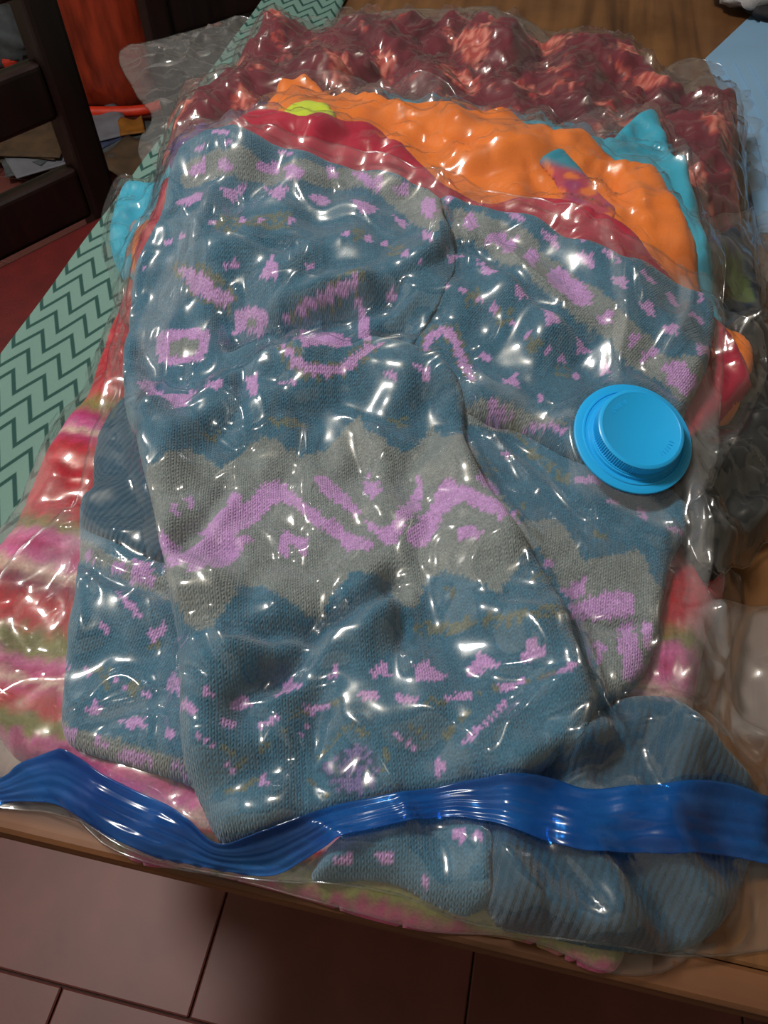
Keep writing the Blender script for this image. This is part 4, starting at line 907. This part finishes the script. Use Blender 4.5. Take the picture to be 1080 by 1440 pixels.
F_A = [(228, 235), (250, 190), (298, 172), (338, 166), (400, 192), (480, 212), (560, 232), (618, 250), (650, 258), (742, 286), (852, 322), (930, 366), (1002, 412), (1012, 440), (1012, 540), (1008, 640), (985, 700), (1000, 742), (996, 800), (1000, 850), (1060, 856), (1130, 862), (1190, 1000), (1190, 1200), (1180, 1330), (1080, 1336), (1000, 1346), (900, 1344), (780, 1326), (700, 1314), (640, 1296), (560, 1262), (480, 1248), (420, 1244), (330, 1236), (250, 1222), (180, 1196), (120, 1160), (60, 1142), (0, 1136), (-60, 1110), (-50, 960), (-20, 870), (20, 800), (60, 765), (100, 735), (125, 640), (150, 560), (165, 470), (180, 395), (205, 310)]
insA = HS > H0A + 0.002
loops = creases(81, 0.08, 0.36, 0, 1, 0.0); loops2 = creases(82, 0.05, 0.42, 0, 1, 0.1); loops3 = creases(84, 0.12, 0.28, 20, 1.6, -0.2)
hand = np.zeros((NY, NX))
for pl, wd, am in [([(240, 430), (260, 380), (290, 300), (300, 270)], 0.004, 0.005), ([(212, 560), (250, 440), (280, 330)], 0.004, 0.005), ([(300, 270), (330, 330), (400, 345), (432, 345)], 0.004, 0.004), ([(440, 350), (420, 385), (360, 415)], 0.005, 0.005),
                   ([(222, 500), (250, 520), (290, 510), (310, 460), (335, 425)], 0.004, 0.004), ([(310, 610), (350, 618), (380, 600), (420, 592)], 0.0035, 0.004), ([(395, 470), (430, 510)], 0.004, 0.004), ([(205, 660), (230, 770), (300, 805)], 0.004, 0.003),
                   ([(295, 875), (268, 880), (285, 930), (300, 950)], 0.004, 0.005), ([(310, 890), (320, 920), (340, 935)], 0.004, 0.004), ([(640, 320), (660, 345), (720, 372), (760, 420), (830, 480)], 0.004, 0.004), ([(622, 262), (632, 300), (612, 330)], 0.0045, 0.006),
                   ([(850, 318), (875, 370), (878, 440), (872, 530)], 0.004, 0.005), ([(955, 390), (968, 430), (945, 480), (915, 520)], 0.004, 0.006), ([(655, 528), (690, 545), (750, 560), (805, 582)], 0.004, 0.005), ([(655, 560), (700, 620), (760, 690)], 0.0035, 0.004), ([(800, 690), (840, 725), (930, 755)], 0.004, 0.003),
                   ([(800, 870), (820, 940), (838, 985), (815, 1035)], 0.005, 0.006), ([(690, 1075), (720, 1010), (770, 975), (810, 965)], 0.005, 0.007), ([(100, 1010), (140, 1005), (200, 990), (240, 970), (290, 968)], 0.004, 0.005), ([(90, 765), (140, 800), (230, 835)], 0.004, 0.005),
                   ([(960, 1010), (1010, 1045), (1045, 1095)], 0.005, 0.006), ([(880, 1030), (920, 1020), (960, 990)], 0.005, 0.005), ([(700, 1200), (740, 1240), (790, 1300)], 0.005, 0.005), ([(960, 640), (1000, 650)], 0.004, 0.006), ([(965, 660), (975, 720), (972, 800)], 0.004, 0.006), ([(930, 600), (990, 620)], 0.004, 0.006),
                   ([(470, 965), (390, 985), (350, 1000)], 0.004, 0.004), ([(430, 920), (385, 960), (400, 985)], 0.004, 0.004), ([(800, 850), (860, 878), (900, 880)], 0.0035, 0.003), ([(420, 690), (440, 660), (400, 655), (395, 670)], 0.004, 0.003), ([(430, 790), (445, 760), (440, 740)], 0.004, 0.003), ([(530, 660), (545, 640), (525, 610)], 0.004, 0.004),
                   ([(480, 835), (500, 840), (470, 880)], 0.004, 0.003), ([(560, 870), (568, 910), (580, 935)], 0.004, 0.004), ([(300, 650), (340, 645), (330, 680)], 0.0035, 0.003), ([(480, 1190), (530, 1180), (560, 1175)], 0.006, 0.004), ([(100, 740), (50, 790), (0, 850)], 0.006, 0.012), ([(10, 730), (60, 745), (100, 760)], 0.005, 0.010), ([(1000, 960), (1040, 1030), (1080, 1050)], 0.006, 0.010), ([(1010, 870), (1015, 960), (1005, 1020)], 0.005, 0.008)]:
    dd = seg_dist(spline(onto(pl, HS, 0.003), False, 0.008)); hand = np.maximum(hand, am * 1.15 * np.exp(-(dd / (wd * 1.15)) ** 2))
def post_A(top, sd): return seat_cap(top + hand, sd)
topA, sdA, polyA = bag_film(bagA, F_A, insA, filmA, wr=[(loops, 0.0045), (loops2, 0.003), (loops3, 0.0055), (fnoise(83, 0.035), 0.0007)], seed=81, seam=seam_m, cell=0.0020, tent=0.006, haze=(0.04, 0.07), post=post_A, flange_wave=0.006,
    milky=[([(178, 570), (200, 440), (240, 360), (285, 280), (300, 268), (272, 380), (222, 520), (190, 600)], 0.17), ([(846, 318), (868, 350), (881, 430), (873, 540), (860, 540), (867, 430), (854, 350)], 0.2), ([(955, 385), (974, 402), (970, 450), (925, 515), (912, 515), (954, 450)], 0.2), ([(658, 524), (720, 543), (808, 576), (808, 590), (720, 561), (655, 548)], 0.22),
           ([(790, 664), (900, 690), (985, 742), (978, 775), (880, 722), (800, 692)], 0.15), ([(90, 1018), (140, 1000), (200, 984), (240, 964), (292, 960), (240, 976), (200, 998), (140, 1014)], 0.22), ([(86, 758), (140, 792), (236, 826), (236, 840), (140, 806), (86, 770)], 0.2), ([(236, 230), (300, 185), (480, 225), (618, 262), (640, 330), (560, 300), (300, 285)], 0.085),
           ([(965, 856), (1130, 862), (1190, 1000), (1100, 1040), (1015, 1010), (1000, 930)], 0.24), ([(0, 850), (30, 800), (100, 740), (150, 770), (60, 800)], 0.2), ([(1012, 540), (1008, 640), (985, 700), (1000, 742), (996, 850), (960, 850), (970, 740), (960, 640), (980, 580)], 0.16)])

# valve: flange with rings, knurled cap
capb = simple_mat('blue_cap_plastic', srgb(36, 168, 234), 0.32, 0.01, 5, 0.0)
def lathe_bm(prof, n, knurl=None, bm=None):
    bm = bm or bmesh.new(); R = []
    for i, (r, z) in enumerate(prof):
        R.append([bm.verts.new(((r - (knurl[1] if knurl and i in knurl[0] and k % 2 else 0)) * math.cos(2 * math.pi * k / n), (r - (knurl[1] if knurl and i in knurl[0] and k % 2 else 0)) * math.sin(2 * math.pi * k / n), z)) for k in range(n)])
    for a, b in zip(R[:-1], R[1:]):
        for k in range(n): bm.faces.new((a[k], a[(k + 1) % n], b[(k + 1) % n], b[k]))
    bm.faces.new(R[-1]); bm.faces.new(R[0][::-1])
    bmesh.ops.recalc_face_normals(bm, faces=bm.faces[:])
    return bm
valve_frame = Vector(capN).to_track_quat('Z', 'Y').to_matrix().to_4x4(); valve_frame.translation = Vector(capP) + Vector((0, 0, TZ))
def valve_obj(name, bm, parent, smooth=True, label=None):
    bm.transform(valve_frame); o = bm_obj(name, bm, capb, parent, False)
    if smooth:
        for p in o.data.polygons: p.use_smooth = True
        o.data.set_sharp_from_angle(angle=math.radians(35))
    if label: o['label'] = label
    return o
valve = valve_obj('valve_flange', lathe_bm([(0.0395, 0.0002), (0.0402, 0.0010), (0.0400, 0.0020), (0.0392, 0.0024), (0.0350, 0.0026), (0.0345, 0.0034), (0.0335, 0.0034), (0.0330, 0.0028), (0.0312, 0.0028), (0.0308, 0.0050), (0.0300, 0.0052)], 96), bagA, True, 'flat light blue ring of the valve')
capo = valve_obj('valve_cap', lathe_bm([(0.0298, 0.0050), (0.0298, 0.0062), (0.0292, 0.0064), (0.0290, 0.0135), (0.0286, 0.0146), (0.0278, 0.0152), (0.0262, 0.0154), (0.0256, 0.0150)], 220, ({2, 3}, 0.0007)), valve, True, 'light blue screw cap with finely ribbed rim')
def emboss():                                            # faint raised lettering worn to unreadable strokes
    bm = bmesh.new()
    for base, n_ in ((math.radians(112), 6), (math.radians(-62), 6)):
        for k in range(n_):
            a = base + (k - n_ / 2) * 0.12
            box_bm((0.0205 * math.cos(a), 0.0205 * math.sin(a), 0.01515), (0.0030, 0.0006, 0.0003), 0, 1, Matrix.Rotation(a + (0.25 if k % 3 == 1 else 0), 3, 'Z'), bm)
    return bm
tag(valve_obj('embossed_mark', emboss(), capo, False), kind='stuff')

# zip ribbons: ribbed blue strip
def zip_mat():
    m = bpy.data.materials.new('blue_zip_plastic'); m.use_nodes = True; nt = m.node_tree; nt.nodes.clear()
    out = N(nt, 'ShaderNodeOutputMaterial'); tc = N(nt, 'ShaderNodeTexCoord')
    nz = N(nt, 'ShaderNodeTexNoise'); nz.inputs['Scale'].default_value = 22; nz.inputs['Detail'].default_value = 4
    nt.links.new(tc.outputs['Object'], nz.inputs['Vector'])
    r = ramp(nt, [(0.3, srgb(16, 82, 158)), (0.7, srgb(48, 134, 212))]); nt.links.new(nz.outputs['Fac'], r.inputs[0])
    df = N(nt, 'ShaderNodeBsdfDiffuse'); nt.links.new(r.outputs[0], df.inputs[0])
    tl = N(nt, 'ShaderNodeBsdfTranslucent'); nt.links.new(r.outputs[0], tl.inputs[0])
    m0 = N(nt, 'ShaderNodeMixShader'); m0.inputs[0].default_value = 0.35; nt.links.new(df.outputs[0], m0.inputs[1]); nt.links.new(tl.outputs[0], m0.inputs[2])
    tr = N(nt, 'ShaderNodeBsdfTransparent'); tr.inputs[0].default_value = (0.22, 0.55, 0.92, 1)
    m1 = N(nt, 'ShaderNodeMixShader'); m1.inputs[0].default_value = 0.55; nt.links.new(m0.outputs[0], m1.inputs[1]); nt.links.new(tr.outputs[0], m1.inputs[2])
    gl = N(nt, 'ShaderNodeBsdfGlossy'); gl.inputs['Roughness'].default_value = 0.2
    lw = N(nt, 'ShaderNodeLayerWeight'); lw.inputs['Blend'].default_value = 0.5
    fc = math_n(nt, 'ADD', math_n(nt, 'MULTIPLY', math_n(nt, 'POWER', lw.outputs['Facing'], vb=4), vb=0.6), vb=0.05)
    m2 = N(nt, 'ShaderNodeMixShader'); nt.links.new(fc, m2.inputs[0]); nt.links.new(m1.outputs[0], m2.inputs[1]); nt.links.new(gl.outputs[0], m2.inputs[2])
    nt.links.new(m2.outputs[0], out.inputs[0])
    return m
zipm = zip_mat()
Z_UP = [(-60, 1100), (0, 1096), (45, 1068), (80, 1054), (115, 1068), (150, 1092), (230, 1130), (265, 1152), (305, 1186), (360, 1172), (420, 1150), (480, 1130), (560, 1114), (640, 1103), (690, 1092), (730, 1088), (780, 1100), (830, 1110), (900, 1104), (960, 1098), (1020, 1104), (1080, 1120), (1150, 1140)]
Z_LO = [(-60, 1140), (0, 1128), (45, 1128), (80, 1132), (115, 1152), (150, 1176), (210, 1202), (260, 1214), (310, 1226), (380, 1232), (425, 1212), (470, 1180), (545, 1160), (620, 1150), (680, 1154), (725, 1166), (770, 1184), (830, 1196), (900, 1200), (960, 1200), (1020, 1204), (1080, 1215), (1150, 1230)]
def build_zip():
    n = 200; m = 34
    A = spline(onto(Z_UP, HS, 0.003), False, 0.004); B = spline(onto(Z_LO, HS, 0.003), False, 0.004)
    def rs(P):
        s = np.r_[0, np.cumsum(np.linalg.norm(np.diff(P, axis=0), axis=1))]; t = np.linspace(0, s[-1], n)
        return np.stack([np.interp(t, s, P[:, k]) for k in range(3)], 1)
    # pair the two rims by matching traced stations
    def stations(PX):
        W = onto(PX, HS, 0.003); k = np.linspace(0, len(PX) - 1, n); S_ = spline(W, False, 0.004)
        return S_
    WA = onto(Z_UP, HS, 0.003); WB = onto(Z_LO, HS, 0.003)
    tt = np.linspace(0, len(Z_UP) - 1, n)
    def ev(W):
        out = []
        for t in tt:
            i = min(int(t), len(W) - 2); f = t - i; a, b, c, d = W[max(i - 1, 0)], W[i], W[i + 1], W[min(i + 2, len(W) - 1)]
            out.append(0.5 * (2 * b + (c - a) * f + (2 * a - 5 * b + 4 * c - d) * f ** 2 + (3 * b - a - 3 * c + d) * f ** 3))
        return np.array(out)
    PA, PB = ev(WA), ev(WB); V = []; q = []
    Hz = blur(HS, 0.006)
    for side in (0, 1):
        for i in range(n):
            for k in range(m):
                f = k / (m - 1); p = PA[i] * (1 - f) + PB[i] * f
                z = max(samp(HS, p[0], p[1]), float(samp(Hz, p[0], p[1]))) + 0.0035
                rib = 0.0005 * math.sin(f * 2 * math.pi * 4.0) + 0.0012 * math.exp(-((f - 0.42) / 0.05) ** 2)
                V.append((p[0], p[1], TZ + z + (rib if side == 0 else -0.0012)))
    o = n * m
    for i in range(n - 1):
        for k in range(m - 1):
            a = i * m + k; q.append((a, a + 1, a + m + 1, a + m)); q.append((o + a, o + a + m, o + a + m + 1, o + a + 1))
    for i in range(n - 1):
        for k in (0, m - 1):
            a = i * m + k; f_ = (a, a + m, o + a + m, o + a); q.append(f_ if k == 0 else f_[::-1])
    me = np_mesh('zip_strip', V, q); z = link('zip_strip', me, zipm, bagA); z['label'] = 'wavy ribbed blue zip strip'
build_zip()
adopt(bagA)
